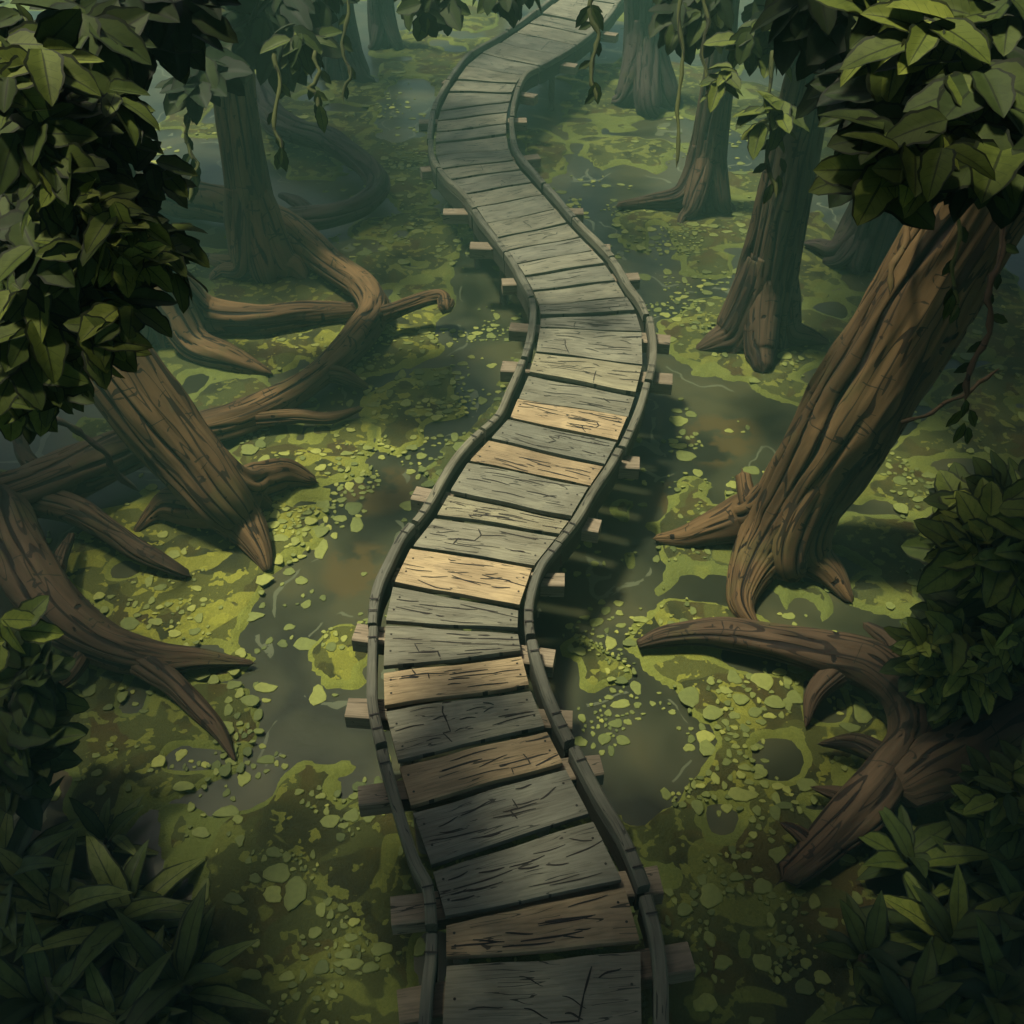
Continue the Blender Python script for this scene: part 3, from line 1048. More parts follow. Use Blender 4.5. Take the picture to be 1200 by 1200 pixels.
for side, A in ((1, LA), (-1, RA)):
    C = offset(A, -0.035 * side)
    i0, k = 0, 0
    while i0 < len(C) - 6:
        n = int(rng.uniform(0.95, 1.45) / 0.03)
        i1 = min(len(C), i0 + n)
        if len(C) - i1 < 12:
            i1 = len(C)
        seg = C[i0:i1:2].copy()
        seg[:, 2] = DECK + 0.085 + rng.normal(0, 0.004)
        lat = rng.normal(0, 0.008)
        seg[:, 0] += lat
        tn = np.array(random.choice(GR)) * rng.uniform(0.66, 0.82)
        beam_strip('rail', seg, 0.074, 0.10, walk, tn, 11 + k + (50 if side > 0 else 0))
        sb = offset(A, -0.035 * side)[i0:i1:2].copy()
        sb[:, 2] = DECK - 0.022
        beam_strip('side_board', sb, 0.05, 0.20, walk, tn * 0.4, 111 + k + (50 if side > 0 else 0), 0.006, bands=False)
        i0 = i1 + 0
        k += 1

BEAMS = [(500, 142, 608, 140), (503, 198, 622, 183), (530, 247, 673, 247), (562, 287, 704, 290), (600, 330, 737, 323), (610, 382, 773, 397), (601, 428, 775, 443), (555, 528, 735, 541), (500, 577, 688, 615), (462, 672, 645, 678), (433, 740, 632, 770), (425, 828, 652, 842), (440, 932, 685, 895), (480, 1066, 752, 1030), (490, 1178, 787, 1120), (528, 95, 620, 112), (566, 62, 668, 76), (620, 25, 716, 40)]
for k, (lx, ly, rx, ry) in enumerate(BEAMS):
    zt = DECK - 0.075
    ex_ = 6 + 14 * ly / 1200
    a, b_ = PZ(lx - ex_, ly, zt), PZ(rx + ex_, ry, zt)
    d_ = unit(b_ - a)
    a = a - d_ * 0.02
    b_ = b_ + d_ * 0.02
    C = np.array([a + (b_ - a) * t_ for t_ in np.linspace(0, 1, 9)])
    beam_strip('cross_beam', C, rng.uniform(0.16, 0.19), 0.14, walk, np.array((0.19, 0.16, 0.11)) * rng.uniform(0.85, 1.15), 300 + k, 0.012, bands=False)
    for t_ in (0.24, 0.76):
        p = a + (b_ - a) * t_
        mb = MB()
        nr = 10
        ang = np.arange(nr) / nr * 6.2832
        V = []
        for z in (-0.25, 0.1, zt - 0.128):
            V += [[p[0] + 0.055 * math.cos(q) * (1 + 0.1 * math.sin(3 * q)), p[1] + 0.055 * math.sin(q), z] for q in ang]
        fs = [(r * nr + j, r * nr + (j + 1) % nr, (r + 1) * nr + (j + 1) % nr, (r + 1) * nr + j) for r in range(2) for j in range(nr)]
        uv = [[v[2] + k, j * 0.03, 0] for j, v in enumerate(V)]
        mb.add(V, fs, {'wuv': uv, 'tint': np.repeat([[0.09, 0.075, 0.055]], len(V), 0)})
        mb.build('post', [WOOD], walk)


# ------------------------------------------------------------------ trees
def tree(name, label, base, trunk, roots, m, top=9.0, group=None, rootz=0.5, dy=0.0, leafsets=(), shade_canopies=(), nr=168, **kw):
    """base (px,py) on the water; trunk points (px,py,radius px) rising in the plane Y = base + dy*rise"""
    b0 = PZ(*base, 0.0)
    t = empty(name, b0, label, 'tree', group)
    P, R = [], []
    for k, tp in enumerate(trunk):
        x, y, r = tp[:3]
        q = PZ(x, y, tp[3]) if len(tp) > 3 else PY(x, y, b0[1] + dy * max(0, k - 4))
        P.append(q)
        R.append(r / F * depth(q))
    if len(trunk[0]) == 3:
        P[0][2] = min(P[0][2], -0.05)
        R[0] *= 0.86
    d_ = unit(np.array(P[-1]) - np.array(P[-2]))
    d_[2] = max(d_[2], 0.5)
    while P[-1][2] < top:
        P.append(P[-1] + unit(d_ + [0, 0, 0.15]) * 1.6)
        R.append(R[-1] * 0.86)
    tube_obj('trunk', P, R, m, t, nr=nr, step=0.05, ridge=0.10, lump=0.06, kg=15, **kw)
    P = np.array(P)
    for rt in roots:
        pts = [PZ(x, y, z) for x, y, r, z in rt]
        rad = [r / F * depth(q) for (x, y, r, z), q in zip(rt, pts)]
        zc = rootz + rng.uniform(-0.1, 0.15)
        ax = np.array([np.interp(zc, P[:, 2], P[:, k_]) for k_ in range(3)])
        out = unit((pts[0] - ax) * [1, 1, 0])
        rz = float(np.interp(zc, P[:, 2], np.array(R)))
        a2 = np.array([np.interp(zc * (2.6 if len(trunk[0]) > 3 else 1.45), P[:, 2], P[:, k_]) for k_ in range(3)])
        start = a2 + out * rz * 0.42
        mid = ax + out * rz * 0.6
        tube_obj('root', [start, mid] + pts, [min(rz * 0.5, rad[0] * 1.5), min(max(rad[0] * 1.1, rz * 0.5), rad[0] * 1.4)] + rad, m, t, nr=56, step=0.035, ridge=0.08, lump=0.10, kg=8)
    tops = P[-1]
    sets = list(leafsets)
    cl = Leaves()
    for (cx, cy, rad, z0, z1, n) in shade_canopies:
        shade_canopy(cl, (cx, cy), rad, z0, z1, int(n * 1.4), gap_keep)
    if cl.r:
        sets.append((cl, 'cheap'))
    if sets:
        leaves_obj('crown_and_shade_leaves', sets, LEAF, t)  # visible foliage plus the unseen leaves added for shade
    return t


TG = 'swamp trees around the boardwalk'
# left leaning trunk with the leafy mass of the upper left corner
lvA = Leaves()
away = PD(-150, 150, 6.5)
pA = [(0, 0), (95, 0), (100, 50), (80, 110), (100, 170), (130, 230), (140, 300), (140, 345), (110, 360), (80, 370), (40, 410), (0, 430)]
foliage(lvA, pA, 3.7, 4.3, 95, (0.22, 0.33), 0.34, away, 5, wr=(0.55, 0.72), curtain=0.7)  # back layer tinted darker, self-shadow put into the leaf colour
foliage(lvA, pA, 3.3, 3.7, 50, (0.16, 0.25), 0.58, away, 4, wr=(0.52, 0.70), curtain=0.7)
foliage(lvA, [(105, 210), (140, 215), (155, 270), (175, 340), (150, 340), (120, 290)], 3.2, 3.5, 14, (0.14, 0.20), 0.86, away, 4, wr=(0.5, 0.66), curtain=0.7)  # lit edge of the mass painted as a brighter leaf tint
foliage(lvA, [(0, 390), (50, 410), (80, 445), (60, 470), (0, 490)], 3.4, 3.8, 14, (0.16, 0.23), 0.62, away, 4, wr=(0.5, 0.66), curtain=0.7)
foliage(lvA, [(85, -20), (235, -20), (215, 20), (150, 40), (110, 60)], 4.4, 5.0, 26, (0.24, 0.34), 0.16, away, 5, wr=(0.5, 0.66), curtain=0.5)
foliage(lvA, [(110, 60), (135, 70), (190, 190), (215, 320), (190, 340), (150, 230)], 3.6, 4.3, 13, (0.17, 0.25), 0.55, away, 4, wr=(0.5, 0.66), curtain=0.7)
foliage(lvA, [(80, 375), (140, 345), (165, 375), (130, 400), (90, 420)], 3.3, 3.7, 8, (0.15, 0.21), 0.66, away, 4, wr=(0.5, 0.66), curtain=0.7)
tree('leaning_tree', 'tree leaning left with thick clawed roots, its top lost in the upper left leaves', (262, 624),
     [(314, 670, 5, 0.03), (308, 652, 12, 0.08), (296, 630, 19, 0.14), (283, 610, 25, 0.22), (256, 580, 35), (218, 533, 41), (165, 467, 44), (110, 395, 44), (60, 320, 42)],
     [[(300, 562, 22, 0.24), (335, 555, 18, 0.16), (371, 565, 5, 0.06)], [(205, 590, 22, 0.2), (180, 603, 12, 0.08), (158, 625, 4, 0.02)], [(290, 578, 17, 0.24), (308, 588, 10, 0.12), (318, 594, 4, 0.05)], [(262, 612, 14, 0.14), (272, 628, 8, 0.06), (280, 640, 3, 0.02)]],
     BARK_WARM, 9.5, TG, 0.4, 0.2, [(lvA, 'ovate')], [(-6.5, 5.5, 5.0, 7.2, 10, 1500), (-3.4, 2.0, 3.4, 8.6, 10.5, 900), (-8.5, 1.0, 5.0, 6.6, 9.5, 1100)])

# big right leaning trunk and the large leaves of the upper right corner
lvF = Leaves()
away = PD(1350, 60, 6.5)
pF = [(1050, 0), (1200, 0), (1200, 190), (1165, 190), (1130, 185), (1090, 165), (1050, 175), (1045, 150), (1070, 100), (1080, 50)]
foliage(lvF, pF, 3.9, 4.5, 66, (0.25, 0.36), 0.18, away, 5, wr=(0.55, 0.72), curtain=1.0, yspan=200.0)  # dark tint paints the shade of the leaves behind
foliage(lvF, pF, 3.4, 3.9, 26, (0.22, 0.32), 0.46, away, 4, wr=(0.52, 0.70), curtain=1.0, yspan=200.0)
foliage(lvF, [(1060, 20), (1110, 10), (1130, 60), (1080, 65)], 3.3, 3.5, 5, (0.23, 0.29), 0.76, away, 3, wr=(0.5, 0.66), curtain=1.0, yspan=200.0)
foliage(lvF, [(1050, 175), (1100, 165), (1130, 130), (1160, 140), (1110, 185), (1060, 190)], 3.3, 3.6, 7, (0.21, 0.28), 0.72, away, 3, wr=(0.5, 0.66), curtain=1.0, yspan=200.0)  # sunlit sprays, the light put into a brighter leaf tint
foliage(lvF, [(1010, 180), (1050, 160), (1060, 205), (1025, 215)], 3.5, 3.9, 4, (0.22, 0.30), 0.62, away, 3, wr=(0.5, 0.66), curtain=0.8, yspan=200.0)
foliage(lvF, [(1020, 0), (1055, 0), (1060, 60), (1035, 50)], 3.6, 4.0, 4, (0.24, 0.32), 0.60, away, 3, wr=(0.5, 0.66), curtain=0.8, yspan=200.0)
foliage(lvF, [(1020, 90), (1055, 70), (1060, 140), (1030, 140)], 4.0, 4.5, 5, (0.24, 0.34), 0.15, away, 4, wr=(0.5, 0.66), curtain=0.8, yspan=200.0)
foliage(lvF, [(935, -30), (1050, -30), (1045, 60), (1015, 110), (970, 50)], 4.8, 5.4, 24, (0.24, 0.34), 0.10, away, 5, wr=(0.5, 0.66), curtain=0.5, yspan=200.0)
tF = tree('leaning_tree', 'big warm brown tree leaning right over the swamp with spread claw roots', (905, 647),
     [(890, 742, 4, 0.02), (870, 714, 14, 0.06), (872, 688, 21, 0.09), (890, 654, 32, 0.14), (925, 606, 45), (985, 510, 56), (1060, 385, 58), (1135, 260, 60), (1190, 165, 60)],
     [[(870, 604, 26, 0.28), (832, 618, 19, 0.18), (798, 629, 12, 0.10), (766, 631, 4, 0.06)], [(952, 648, 24, 0.24), (976, 674, 16, 0.12), (998, 706, 4, 0.03)], [(880, 592, 10, 0.5), (873, 572, 9, 0.58), (870, 553, 8, 0.66)], [(925, 660, 22, 0.2), (940, 668, 10, 0.08), (952, 675, 4, 0.03)]],
     BARK_WARM, 9.5, TG, 0.5, 0.1, [(lvF, 'ovate')], [(6.5, 5.5, 5.0, 7.2, 10, 1500), (3.4, 2.0, 3.4, 8.6, 10.5, 900), (8.5, 1.0, 5.0, 6.6, 9.5, 1100), (0.8, 4.0, 2.6, 8.8, 10.5, 700), (0, -1.5, 3.6, 9, 10.5, 800)])  # last two leaf discs added overhead to shade the near deck and corner

# behind the left leaves: a trunk with long roots
tree('tree', 'brown tree behind the left leaves with a long root reaching right', (180, 395),
     [(205, 395, 34), (190, 350, 29), (165, 280, 22), (140, 205, 19), (120, 130, 17)],
     [[(240, 370, 22, 0.22), (300, 375, 18, 0.18), (360, 368, 15, 0.15), (418, 364, 9, 0.12)], [(225, 400, 20, 0.2), (270, 420, 16, 0.12), (318, 438, 4, 0.04)], [(165, 395, 14, 0.15), (140, 402, 10, 0.08), (110, 400, 4, 0.02)]],
     BARK_WARM, 9.0, TG, 0.6, 0.0, (), [(-7.5, 10.0, 4.2, 6.2, 9, 1100)])

# upright tree on the left
lvC = Leaves()
away = PD(280, -120, 9)
foliage(lvC, [(150, -30), (370, -30), (355, 30), (330, 55), (300, 50), (255, 35), (210, 20), (150, 25)], 9.0, 10.0, 125, (0.34, 0.50), 0.03, away, 5, wr=(0.5, 0.66))  # near-black leaf tint stands in for the shade up here
foliage(lvC, [(215, 70), (245, 60), (255, 95), (238, 112), (212, 95)], 8.0, 8.4, 7, (0.30, 0.40), 0.03, away, 4, wr=(0.5, 0.66))
foliage(lvC, [(335, 20), (362, 20), (366, 55), (345, 65)], 8.0, 8.4, 6, (0.24, 0.32), 0.42, away, 4, wr=(0.5, 0.66))
foliage(lvC, [(115, 100), (140, 105), (145, 130), (120, 135)], 8.0, 8.4, 4, (0.26, 0.36), 0.2, away, 4)
tree('tree', 'upright brown tree with furrowed bark standing left of the boardwalk', (305, 312),
     [(308, 318, 38), (300, 280, 32), (290, 220, 27), (280, 150, 25), (272, 80, 24)],
     [[(330, 305, 18, 0.2), (348, 315, 14, 0.1), (358, 327, 5, 0.03)], [(285, 305, 16, 0.2), (262, 308, 10, 0.1), (240, 300, 4, 0.05)], [(288, 312, 16, 0.2), (262, 318, 9, 0.08), (246, 328, 4, 0.03)], [(310, 318, 15, 0.15), (313, 323, 5, 0.05)]],
     BARK_WARM, 9.0, TG, 0.7, 0.0, [(lvC, 'ovate')], [(-4.6, 13.2, 4.5, 5.8, 9, 1200)])

# far left trees in the mist
tree('tree', 'dim tree with flared foot at the misty upper left edge', (408, 88), [(408, 92, 30), (402, 60, 22), (396, 10, 18)],
     [[(425, 90, 10, 0.1), (440, 96, 3, 0.02)], [(385, 86, 8, 0.1), (372, 88, 3, 0.02)]], BARK_GREY, 9, TG, 0.6, 0, (), [(-4, 19.5, 3.2, 6, 9, 350)])
tree('tree', 'thin hazy tree at the top, left of where the boardwalk bends', (453, 52), [(453, 56, 22), (449, 30, 16), (445, -10, 14)],
     [[(466, 53, 6, 0.1), (474, 55, 2, 0.02)], [(440, 53, 6, 0.1), (432, 55, 2, 0.02)]], BARK_GREY, 9, TG, 0.5)
tree('tree', 'pale hazy trunk farthest back beside the far end of the boardwalk', (582, 12), [(582, 16, 16), (579, -10, 12), (577, -40, 11)], [], BARK_GREY, 9, TG, 0.5)
tree('tree', 'dim straight tree with a wide foot just right of the far boardwalk', (757, 112), [(757, 120, 44), (757, 85, 28), (756, 40, 24), (755, -5, 23)],
     [[(735, 112, 14, 0.2), (718, 120, 5, 0.03)], [(785, 112, 14, 0.2), (798, 122, 5, 0.03)], [(760, 125, 14, 0.15), (770, 130, 4, 0.02)]], BARK_GREY, 9, TG, 0.8, 0, (), [(5.5, 18.5, 3.5, 6, 9, 350)])
tree('tree', 'slim dark tree with sprawling twig roots between two larger right hand trees', (826, 238), [(824, 244, 34), (826, 205, 25), (834, 150, 20), (842, 90, 18), (848, 20, 17)],
     [[(800, 228, 13, 0.25), (765, 236, 9, 0.12), (722, 242, 4, 0.05)], [(812, 243, 12, 0.18), (800, 255, 6, 0.06), (796, 264, 3, 0.02)], [(846, 236, 10, 0.18), (855, 243, 6, 0.06), (862, 249, 3, 0.02)]], BARK_DARK, 9, TG, 0.7)
lvG = Leaves()
away = PD(950, -150, 9)
foliage(lvG, [(900, -30), (1060, -30), (1040, 60), (1015, 110), (985, 90), (950, 30), (900, 10)], 9.2, 10.2, 105, (0.34, 0.50), 0.03, away, 5, wr=(0.5, 0.66))  # shaded mass painted with a near-black leaf tint
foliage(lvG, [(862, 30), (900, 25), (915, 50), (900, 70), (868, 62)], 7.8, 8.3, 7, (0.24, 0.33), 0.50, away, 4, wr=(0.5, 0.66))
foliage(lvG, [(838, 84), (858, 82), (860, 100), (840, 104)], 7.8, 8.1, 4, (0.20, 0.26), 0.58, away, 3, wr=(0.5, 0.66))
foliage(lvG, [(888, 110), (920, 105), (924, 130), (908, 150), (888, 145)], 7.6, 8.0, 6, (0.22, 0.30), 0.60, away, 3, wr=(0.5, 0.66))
tree('tree', 'dark tree with clawed roots right of the boardwalk, leaning slightly right', (888, 395), [(888, 402, 48), (892, 360, 37), (906, 290, 33), (925, 200, 30), (945, 110, 28), (962, 40, 27)],
     [[(858, 388, 20, 0.22), (835, 402, 13, 0.1), (815, 411, 4, 0.03)], [(890, 405, 20, 0.22), (892, 422, 15, 0.12), (894, 436, 10, 0.05)], [(922, 385, 18, 0.22), (948, 395, 11, 0.1), (972, 403, 4, 0.03)], [(865, 400, 12, 0.15), (848, 412, 5, 0.03)]],
     BARK_DARK, 9, TG, 0.7, 0, [(lvG, 'ovate')], [(5.6, 11.5, 4.2, 5.8, 9, 1200)])
tree('tree', 'blackish jagged tree foot behind the big leaning trunk', (1010, 300), [(1010, 306, 46), (1018, 275, 36), (1036, 220, 30), (1052, 150, 28)],
     [[(980, 292, 12, 0.2), (960, 288, 8, 0.15), (942, 285, 3, 0.1)], [(985, 305, 10, 0.15), (964, 307, 4, 0.03)], [(1005, 310, 10, 0.12), (1010, 318, 4, 0.02)], [(1035, 305, 10, 0.12), (1040, 312, 4, 0.02)]],
     BARK_GREY, 9, TG, 0.5, 0, (), [(8, 15, 4, 5.5, 9, 700)])

# ------------------------------------------------------------------ fallen branches and surface roots
BG = 'fallen branches on the moss'


def branch_thing(name, label, cat, tubes, m, group=BG):
    x, y = tubes[0][1][0][:2]
    t = empty(name, PZ(x, y, 0), label, cat, group)
    for nm, pts in tubes:
        ground_tube(nm, pts, m, t, nr=56, step=0.035, ridge=0.08, lump=0.15, kg=7)
    return t


branch_thing('fallen_branch', 'long kinked branch curling from the upright left tree down to the leaning trunk', 'branch', [
    ('stem', [(145, 205, 22, 0.35), (210, 228, 22, 0.35), (275, 243, 20, 0.32), (335, 268, 20, 0.3), (385, 308, 18, 0.3), (428, 340, 17, 0.3), (436, 368, 17, 0.3), (405, 410, 17, 0.26), (355, 452, 17, 0.22), (300, 484, 19, 0.2), (250, 500, 19, 0.18), (205, 505, 16, 0.12)]),
    ('twig', [(432, 372, 12, 0.32), (465, 362, 9, 0.36), (500, 350, 8, 0.4), (518, 348, 8, 0.42), (522, 362, 7, 0.36), (530, 352, 4, 0.36)]),
    ('twig', [(370, 438, 9, 0.24), (400, 440, 9, 0.22), (432, 455, 4, 0.12)]),
    ('twig', [(300, 492, 9, 0.2), (345, 488, 8, 0.18), (385, 490, 7, 0.15), (425, 478, 3, 0.12)])], BARK_WARM)
branch_thing('arching_root', 'grey looping root arching behind the upright left tree', 'root', [
    ('stem', [(300, 105, 16, 0.4), (330, 145, 15, 0.4), (385, 165, 14, 0.4), (425, 190, 14, 0.38), (443, 220, 13, 0.35), (420, 243, 12, 0.3), (375, 255, 13, 0.3), (330, 258, 12, 0.25), (295, 252, 10, 0.2)]),
    ('twig', [(375, 258, 7, 0.3), (350, 238, 7, 0.28), (327, 228, 3, 0.25)]), ('twig', [(345, 158, 8, 0.38), (318, 148, 8, 0.42), (300, 118, 4, 0.45)])], BARK_GREY)
branch_thing('fallen_branch', 'dark forked branch sprawling in from the left edge', 'branch', [
    ('stem', [(-60, 560, 36, 0.5), (0, 600, 34, 0.45), (28, 655, 34, 0.4), (68, 715, 34, 0.35), (120, 755, 28, 0.28), (180, 772, 22, 0.2), (235, 772, 13, 0.14), (298, 777, 3, 0.06)]),
    ('limb', [(-40, 600, 30, 0.5), (40, 575, 30, 0.45), (105, 545, 28, 0.4), (165, 520, 24, 0.35)]),
    ('limb', [(40, 585, 18, 0.42), (90, 598, 16, 0.35), (130, 622, 14, 0.28), (170, 648, 12, 0.2), (222, 675, 5, 0.08)]),
    ('twig', [(165, 775, 16, 0.22), (200, 800, 13, 0.16), (238, 838, 11, 0.12), (258, 860, 8, 0.1), (276, 892, 2, 0.04)]),
    ('twig', [(55, 560, 11, 0.45), (30, 535, 9, 0.5), (18, 505, 7, 0.55), (-5, 480, 5, 0.6)]),
    ('twig', [(60, 690, 10, 0.35), (72, 650, 8, 0.3), (85, 625, 4, 0.25)]),
    ('twig', [(110, 750, 12, 0.25), (85, 790, 9, 0.2), (60, 810, 5, 0.1)])], BARK_DARK)
branch_thing('fallen_branch', 'mottled forked branch with broken spurs beside the right bush', 'branch', [
    ('stem', [(748, 756, 6, 0.12), (785, 745, 14, 0.16), (840, 741, 18, 0.2), (900, 750, 21, 0.24), (960, 764, 25, 0.3), (1020, 782, 28, 0.34), (1062, 818, 28, 0.36), (1072, 862, 28, 0.35), (1040, 910, 27, 0.3), (1000, 955, 26, 0.25), (955, 1000, 20, 0.2), (918, 1030, 16, 0.14)]),
    ('limb', [(1260, 810, 42, 0.55), (1200, 845, 42, 0.5), (1140, 880, 40, 0.42), (1085, 905, 34, 0.35), (1050, 925, 24, 0.3)]),
    ('spur', [(985, 785, 16, 0.3), (955, 815, 11, 0.2), (944, 852, 2, 0.08)]),
    ('spur', [(1050, 893, 14, 0.3), (1005, 872, 13, 0.25), (958, 872, 2, 0.15)]),
    ('spur', [(1020, 938, 11, 0.25), (980, 930, 9, 0.2), (950, 922, 2, 0.12)]),
    ('spur', [(955, 995, 12, 0.2), (935, 975, 8, 0.25), (914, 964, 3, 0.25)]),
    ('spur', [(1060, 820, 12, 0.36), (1048, 760, 10, 0.34), (1012, 730, 4, 0.25)])], BARK_DARK)

# ------------------------------------------------------------------ hanging vines
VG = 'vines hanging from the branches'


def vine(label, pts, dep, r=3.0, leaves=(), m=None, dep1=None):
    P = []
    for k, (x, y) in enumerate(pts):
        f = k / (len(pts) - 1)
        P.append(PD(x, y, dep + ((dep1 or dep) - dep) * f))
    P = catmull(np.array(P), 5)
    w_ = np.linspace(0, 1, len(P))
    P[:, 0] += 0.035 * np.sin(w_ * 11 + dep * 7) * np.sin(np.pi * w_) + rng.normal(0, 0.008, len(P))
    P = list(P)
    t = empty('hanging_vine', P[0], label, 'vine', VG)
    R = [0.8 * r / F * dep * (1 + 0.25 * math.sin(k * 2.1)) for k in range(len(P))]
    tube_obj('stem', P, R, m or BARK_VINE, t, nr=8, step=0.05, ridge=0.05, lump=0.2)
    for k in range(3, len(P) - 2, 3) if leaves else ():
        lv = Leaves()
        a_ = rng.uniform(-1.3, 1.3)
        lv.add(P[k], unit([math.sin(a_), -0.2, -math.cos(a_)]), unit([0.1, -0.9, 0.5]), 0.13, 0.06, rng.uniform(0.2, 0.55), 0.3, 0.15)
        leaves_obj('leaf', [(lv, 'lance')], LEAF, t)
    for (x, y, L, ang, tint) in leaves:
        lv = Leaves()
        p = PD(x, y, (dep1 or dep) - 0.03)
        a = math.radians(ang)
        d_ = unit(np.array([math.sin(a), -0.15, -math.cos(a)]))
        lv.add(p, d_, unit([0.15, -0.9, 0.45]), L / F * dep, L / F * dep * 0.42, tint, 0.3, 0.1)
        leaves_obj('leaf', [(lv, 'lance')], LEAF, t)
    return t


BARK_VINE = bark_material('bark_vine', (0.028, 0.036, 0.012), (0.062, 0.074, 0.022), (0.010, 0.010, 0.005))
vine('vine with knotted tip hanging left of the upright tree', [(222, 100), (221, 150), (226, 185), (228, 200), (224, 235)], 8.2, 3, [(226, 185, 28, 5, .4), (228, 205, 30, -15, .35)])
vine('straight vine hanging right of the upright tree trunk', [(322, 60), (326, 120), (326, 165), (330, 180)], 8.0, 3, [(328, 172, 30, 8, .5), (329, 175, 26, -18, .5)])
vine('vine with single pointed leaf beside the misty roots', [(368, 60), (370, 95), (369, 110), (375, 130)], 8.0, 3, [(370, 108, 22, 10, .6), (374, 122, 34, 5, .75)])
vine('long thin vine before the dim upper left tree', [(410, -20), (404, 40), (406, 85), (402, 118)], 9.0, 2.6, [(404, 40, 22, 12, .4)])
vine('yellow green vine dangling over the far boardwalk edge', [(694, -10), (692, 20), (698, 55), (697, 95), (699, 118)], 8.6, 3.6, [(694, 8, 30, 30, .6), (692, 6, 30, -35, .5), (698, 96, 26, 10, .8), (697, 98, 24, -14, .75)])
vine('long bare vine left of the slim dark tree', [(800, -20), (795, 60), (797, 130), (793, 195)], 8.6, 3.0)
vine('short bare vine above the slim dark tree', [(826, -20), (826, 40), (827, 95)], 8.6, 3.0)
vine('vine with pale leaf tips beside the dark right tree', [(905, 60), (900, 150), (905, 200), (908, 232)], 7.8, 3.2, [(912, 205, 24, 10, .55), (904, 215, 26, -12, .55), (915, 185, 20, 25, .3)])
vine('slender green vine hanging across the big leaning trunk', [(1118, 225), (1122, 290), (1119, 345), (1116, 372)], 6.2, 2.6, [(1117, 345, 34, -5, .6)])
vine('brown creeper running down along the left side of the leaning trunk', [(1090, 190), (1062, 260), (1050, 310), (1042, 345)], 7.6, 5, (), BARK_WARM)
vine('brown rope vine with leafy tip right of the leaning trunk', [(1175, 250), (1172, 310), (1156, 350), (1152, 400), (1138, 440), (1132, 470)], 6.6, 5, [(1132, 468, 26, 5, .6), (1128, 480, 28, -30, .65), (1136, 480, 28, 30, .6), (1130, 495, 30, -10, .7), (1134, 500, 26, 15, .55)], BARK_DARK)
vine('thin dark twig reaching right from the leaning trunk', [(1055, 495), (1100, 480), (1130, 460), (1172, 432)], 7.2, 3, (), BARK_DARK)
vine('grey creeper slung from the left leaves onto the mossy root', [(60, 490), (100, 510), (130, 545), (160, 575)], 8.3, 5, (), BARK_GREY, 9.0)

# ------------------------------------------------------------------ leafy fringe at the top, on boughs that end above the picture
for lab, pl, dp, n, tt in (('dark leafy bough drooping at the top left of the far boardwalk', [(478, -30), (520, -30), (528, 8), (505, 18), (488, 10)], 9.5, 9, 0.2),
                           ('small leafy bough drooping beside the pale far trunk', [(565, -30), (625, -30), (612, 6), (575, 8)], 9.5, 8, 0.2),
                           ('dark leafy bough drooping over the dim tree right of the far boardwalk', [(770, -30), (845, -30), (838, 25), (815, 32), (780, 18)], 9.0, 14, 0.22)):
    c = PD(pl[0][0] + 25, -60, dp)
    t = empty('leafy_bough', c, lab, 'bough', 'leafy boughs along the top')
    lv = Leaves()
    foliage(lv, pl, dp - 0.3, dp + 0.3, n, (0.24, 0.36), tt, c + [0, 0, 0.5], 4, down=1.2)
    leaves_obj('foliage', [(lv, 'ovate')], LEAF, t)
    tube_obj('stem', [c + [0.6, 1.2, 1.6], c + [0.2, .3, 0.6], c + [0, 0, 0.1], PD(pl[3][0] - 10, 0, dp)], [0.05, 0.04, 0.03, 0.01], BARK_DARK, t, nr=8)


# ------------------------------------------------------------------ shrubs and undergrowth
def shrub(name, label, base, polys, twigs, cat='bush', group='bushes at the edges'):
    b0 = PZ(*base, 0)
    t = empty(name, b0, label, cat, group)
    lv = Leaves()
    for pl, d0, d1, n, L, tt, nl, face in polys:
        foliage(lv, pl, d0, d1, n, L, tt, b0 + [0, 0, 0.3], nl, face, down=0.1)
    leaves_obj('foliage', [(lv, 'ovate')], LEAF, t)
    for x, y, dp in twigs:
        e = PD(x, y, dp)
        tube_obj('stem', [b0, b0 * 0.6 + e * 0.4 + [0, 0, 0.12], e], [0.03, 0.022, 0.008], BARK_DARK, t, nr=8)
    return t


shrub('bush', 'tall leafy bush climbing at the right edge above the mottled branch', (1160, 845),
      [([(1125, 600), (1150, 580), (1210, 570), (1210, 820), (1160, 830), (1120, 820), (1080, 790), (1085, 750), (1120, 715), (1115, 650)], 7.7, 8.4, 75, (0.30, 0.44), 0.42, 5, 0.7),
       ([(1110, 600), (1150, 585), (1200, 580), (1200, 690), (1150, 680), (1110, 650)], 7.2, 7.7, 18, (0.32, 0.46), 0.80, 4, 0.8),
       ([(1075, 755), (1110, 740), (1190, 710), (1200, 810), (1140, 835), (1105, 825), (1078, 795)], 7.2, 7.7, 36, (0.22, 0.32), 0.74, 4, 0.8)],
      [(1130, 630, 7.8), (1180, 590, 7.8), (1090, 770, 7.9), (1150, 700, 7.8)])
shrub('bush', 'round leaved bush at the right edge under the thick branch', (1200, 1000),
      [([(1165, 915), (1200, 900), (1230, 950), (1200, 990), (1175, 980), (1160, 950)], 6.6, 7.1, 18, (0.24, 0.34), 0.52, 4, 0.8)], [(1180, 930, 6.9), (1195, 915, 6.9)])
shrub('bush', 'dark drooping leaf bush at the left edge below the forked branch', (20, 930),
      [([(0, 770), (40, 790), (70, 830), (55, 880), (35, 920), (0, 940)], 6.8, 7.3, 26, (0.28, 0.42), 0.36, 4, 0.6), ([(0, 728), (20, 725), (30, 745), (5, 755)], 6.6, 6.8, 3, (0.26, 0.34), 0.85, 2, 0.7)], [(30, 810, 7.0), (8, 750, 6.9), (50, 850, 7.1)])


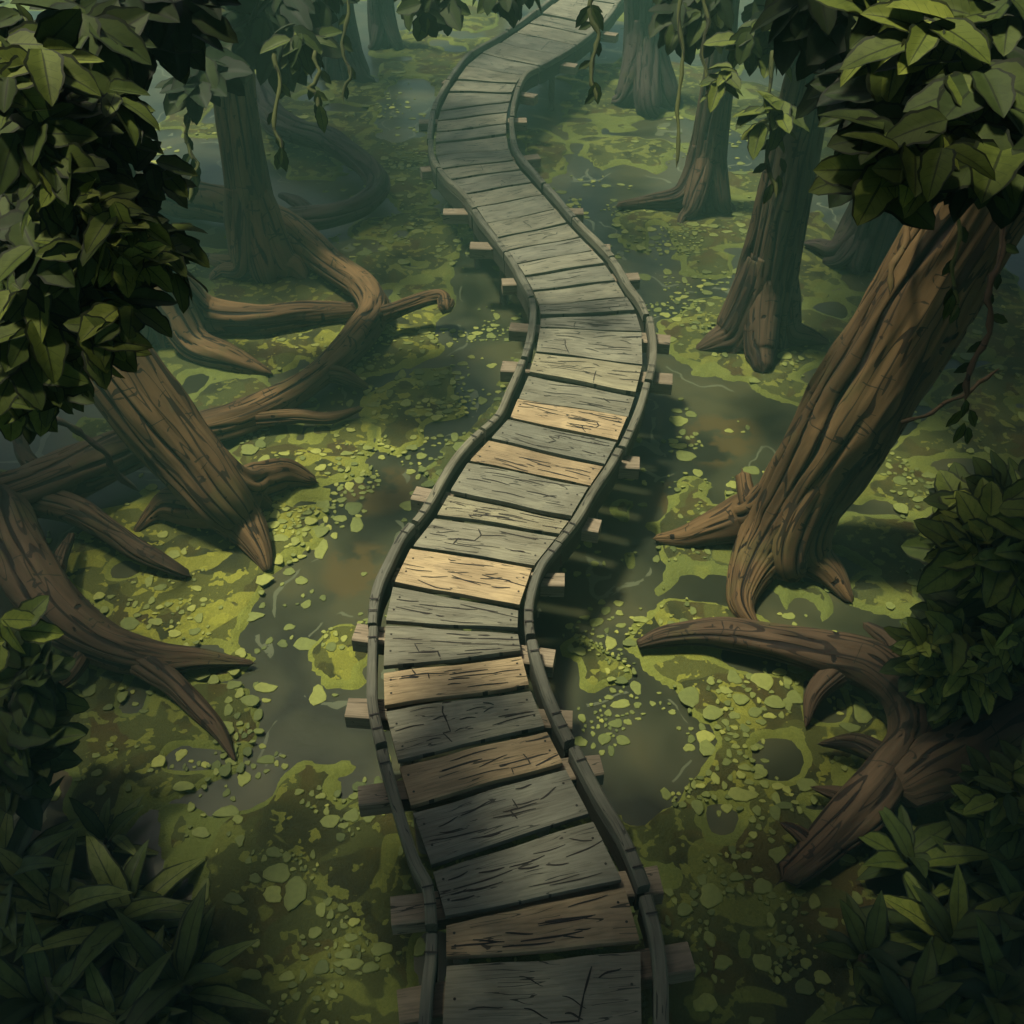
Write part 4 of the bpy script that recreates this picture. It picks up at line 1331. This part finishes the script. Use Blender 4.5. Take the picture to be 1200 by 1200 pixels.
def rosette(name, label, px, py, n, L, W, kind, m, tint, group, elev=(0.35, 1.25), droop=(0.3, 0.75), z=0.0, extra=()):
    b0 = PZ(px, py, 0)
    t = empty(name, b0, label, 'plant', group)
    lv = Leaves()
    for k in range(n):
        az = k * 2.39996 + rng.normal(0, 0.25)
        f = k / n
        el = elev[0] + (elev[1] - elev[0]) * f + rng.normal(0, 0.08)
        d_ = np.array([math.cos(az) * math.cos(el), math.sin(az) * math.cos(el), math.sin(el)])
        ll = rng.uniform(*L)
        nrm = unit(UP * math.cos(el) - np.array([math.cos(az), math.sin(az), 0]) * math.sin(el))
        lv.add(b0 + [rng.normal(0, 0.03), rng.normal(0, 0.03), z + 0.02 + 0.12 * f], d_, nrm, ll, ll * rng.uniform(*W), np.clip(tint + rng.normal(0, 0.2), 0, 1), rng.uniform(0.2, 0.45), rng.uniform(*droop))
    leaves_obj('foliage', [(lv, kind)], m, t)
    V, Fs, br = tube([b0 - [0, 0, 0.1], b0 + [0, 0, 0.05], b0 + [0, 0, z + 0.16]], [0.05, 0.045, 0.02], nr=8, seed=3)
    new_obj('stem', V, Fs, BARK_DARK, {'bark': br, 'groove': tube.groove}, t)
    return t


SG = 'strap leaved plants in the lower left corner'
for lab, x, y, n, L, tt in (
        ('tallest strap leaved plant with an upright blade in the lower left clump', 75, 1085, 16, (0.6, 0.95), 0.45),
        ('strap leaved plant with blades arching right toward the moss', 150, 1090, 16, (0.55, 0.85), 0.5),
        ('strap leaved plant lowest in the left corner with dark wide blades', 60, 1190, 18, (0.6, 0.9), 0.2),
        ('outermost strap leaved plant nearest the boardwalk on the left', 220, 1165, 16, (0.5, 0.75), 0.28),
        ('strap leaved plant pressed against the left edge below the drooping bush', 10, 1040, 14, (0.55, 0.85), 0.3),
        ('small strap leaved tuft at the top of the left clump', 130, 995, 10, (0.3, 0.45), 0.45),
        ('strap leaved plant between the corner clump and the bottom edge', 150, 1215, 15, (0.5, 0.8), 0.2)):
    rosette('strap_leaf_plant', lab, x, y, n, L, (0.19, 0.28), 'lance', STRAP, tt + 0.25, SG, (0.35, 1.2), (0.35, 0.95))
BGp = 'broad leaved plants in the lower right corner'
for lab, x, y, n, L, tt in (
        ('star shaped broad leaved plant with the lightest leaves in the lower right clump', 1105, 1112, 15, (0.50, 0.74), 0.50),
        ('broad leaved plant tucked under the thick branch tip on the right', 1060, 1020, 16, (0.4, 0.6), 0.34),
        ('broad leaved plant at the right edge above the bottom corner', 1185, 1085, 16, (0.45, 0.7), 0.25),
        ('broad leaved plant filling the bottom right corner', 1165, 1185, 18, (0.45, 0.7), 0.22),
        ('low dark broad leaved plant at the left foot of the right clump', 1010, 1130, 12, (0.35, 0.5), 0.2),
        ('broad leaved plant at the bottom edge left of the corner plant', 1060, 1205, 15, (0.4, 0.62), 0.18),
        ('broad leaved plant behind the star shaped one', 1140, 1035, 15, (0.4, 0.6), 0.3)):
    rosette('broad_leaf_plant', lab, x, y, n, L, (0.26, 0.36), 'lance', LEAF, tt + 0.10, BGp, (0.2, 1.1), (0.2, 0.6))

# ------------------------------------------------------------------ mist
mh = bpy.data.materials.new('haze')
mh.use_nodes = True
nt = mh.node_tree
nt.nodes.remove(nt.nodes['Principled BSDF'])
pv = N(nt, 'ShaderNodeVolumePrincipled')
pv.inputs['Color'].default_value = (0.34, 0.80, 0.62, 1)
pv.inputs['Density'].default_value = 0.010
pv.inputs['Anisotropy'].default_value = 0.0
lk(nt, pv.outputs[0], nt.nodes['Material Output'].inputs['Volume'])
x0, x1, y0, y1, z0, z1 = -95, 95, -65, 165, -1.2, 12.5
hv = [(x, y, z) for z in (z0, z1) for y in (y0, y1) for x in (x0, x1)]
hz = new_obj('haze', hv, [(0, 2, 3, 1), (4, 5, 7, 6), (0, 1, 5, 4), (2, 6, 7, 3), (0, 4, 6, 2), (1, 3, 7, 5)], mh, smooth=False)
tag(hz, kind='stuff')
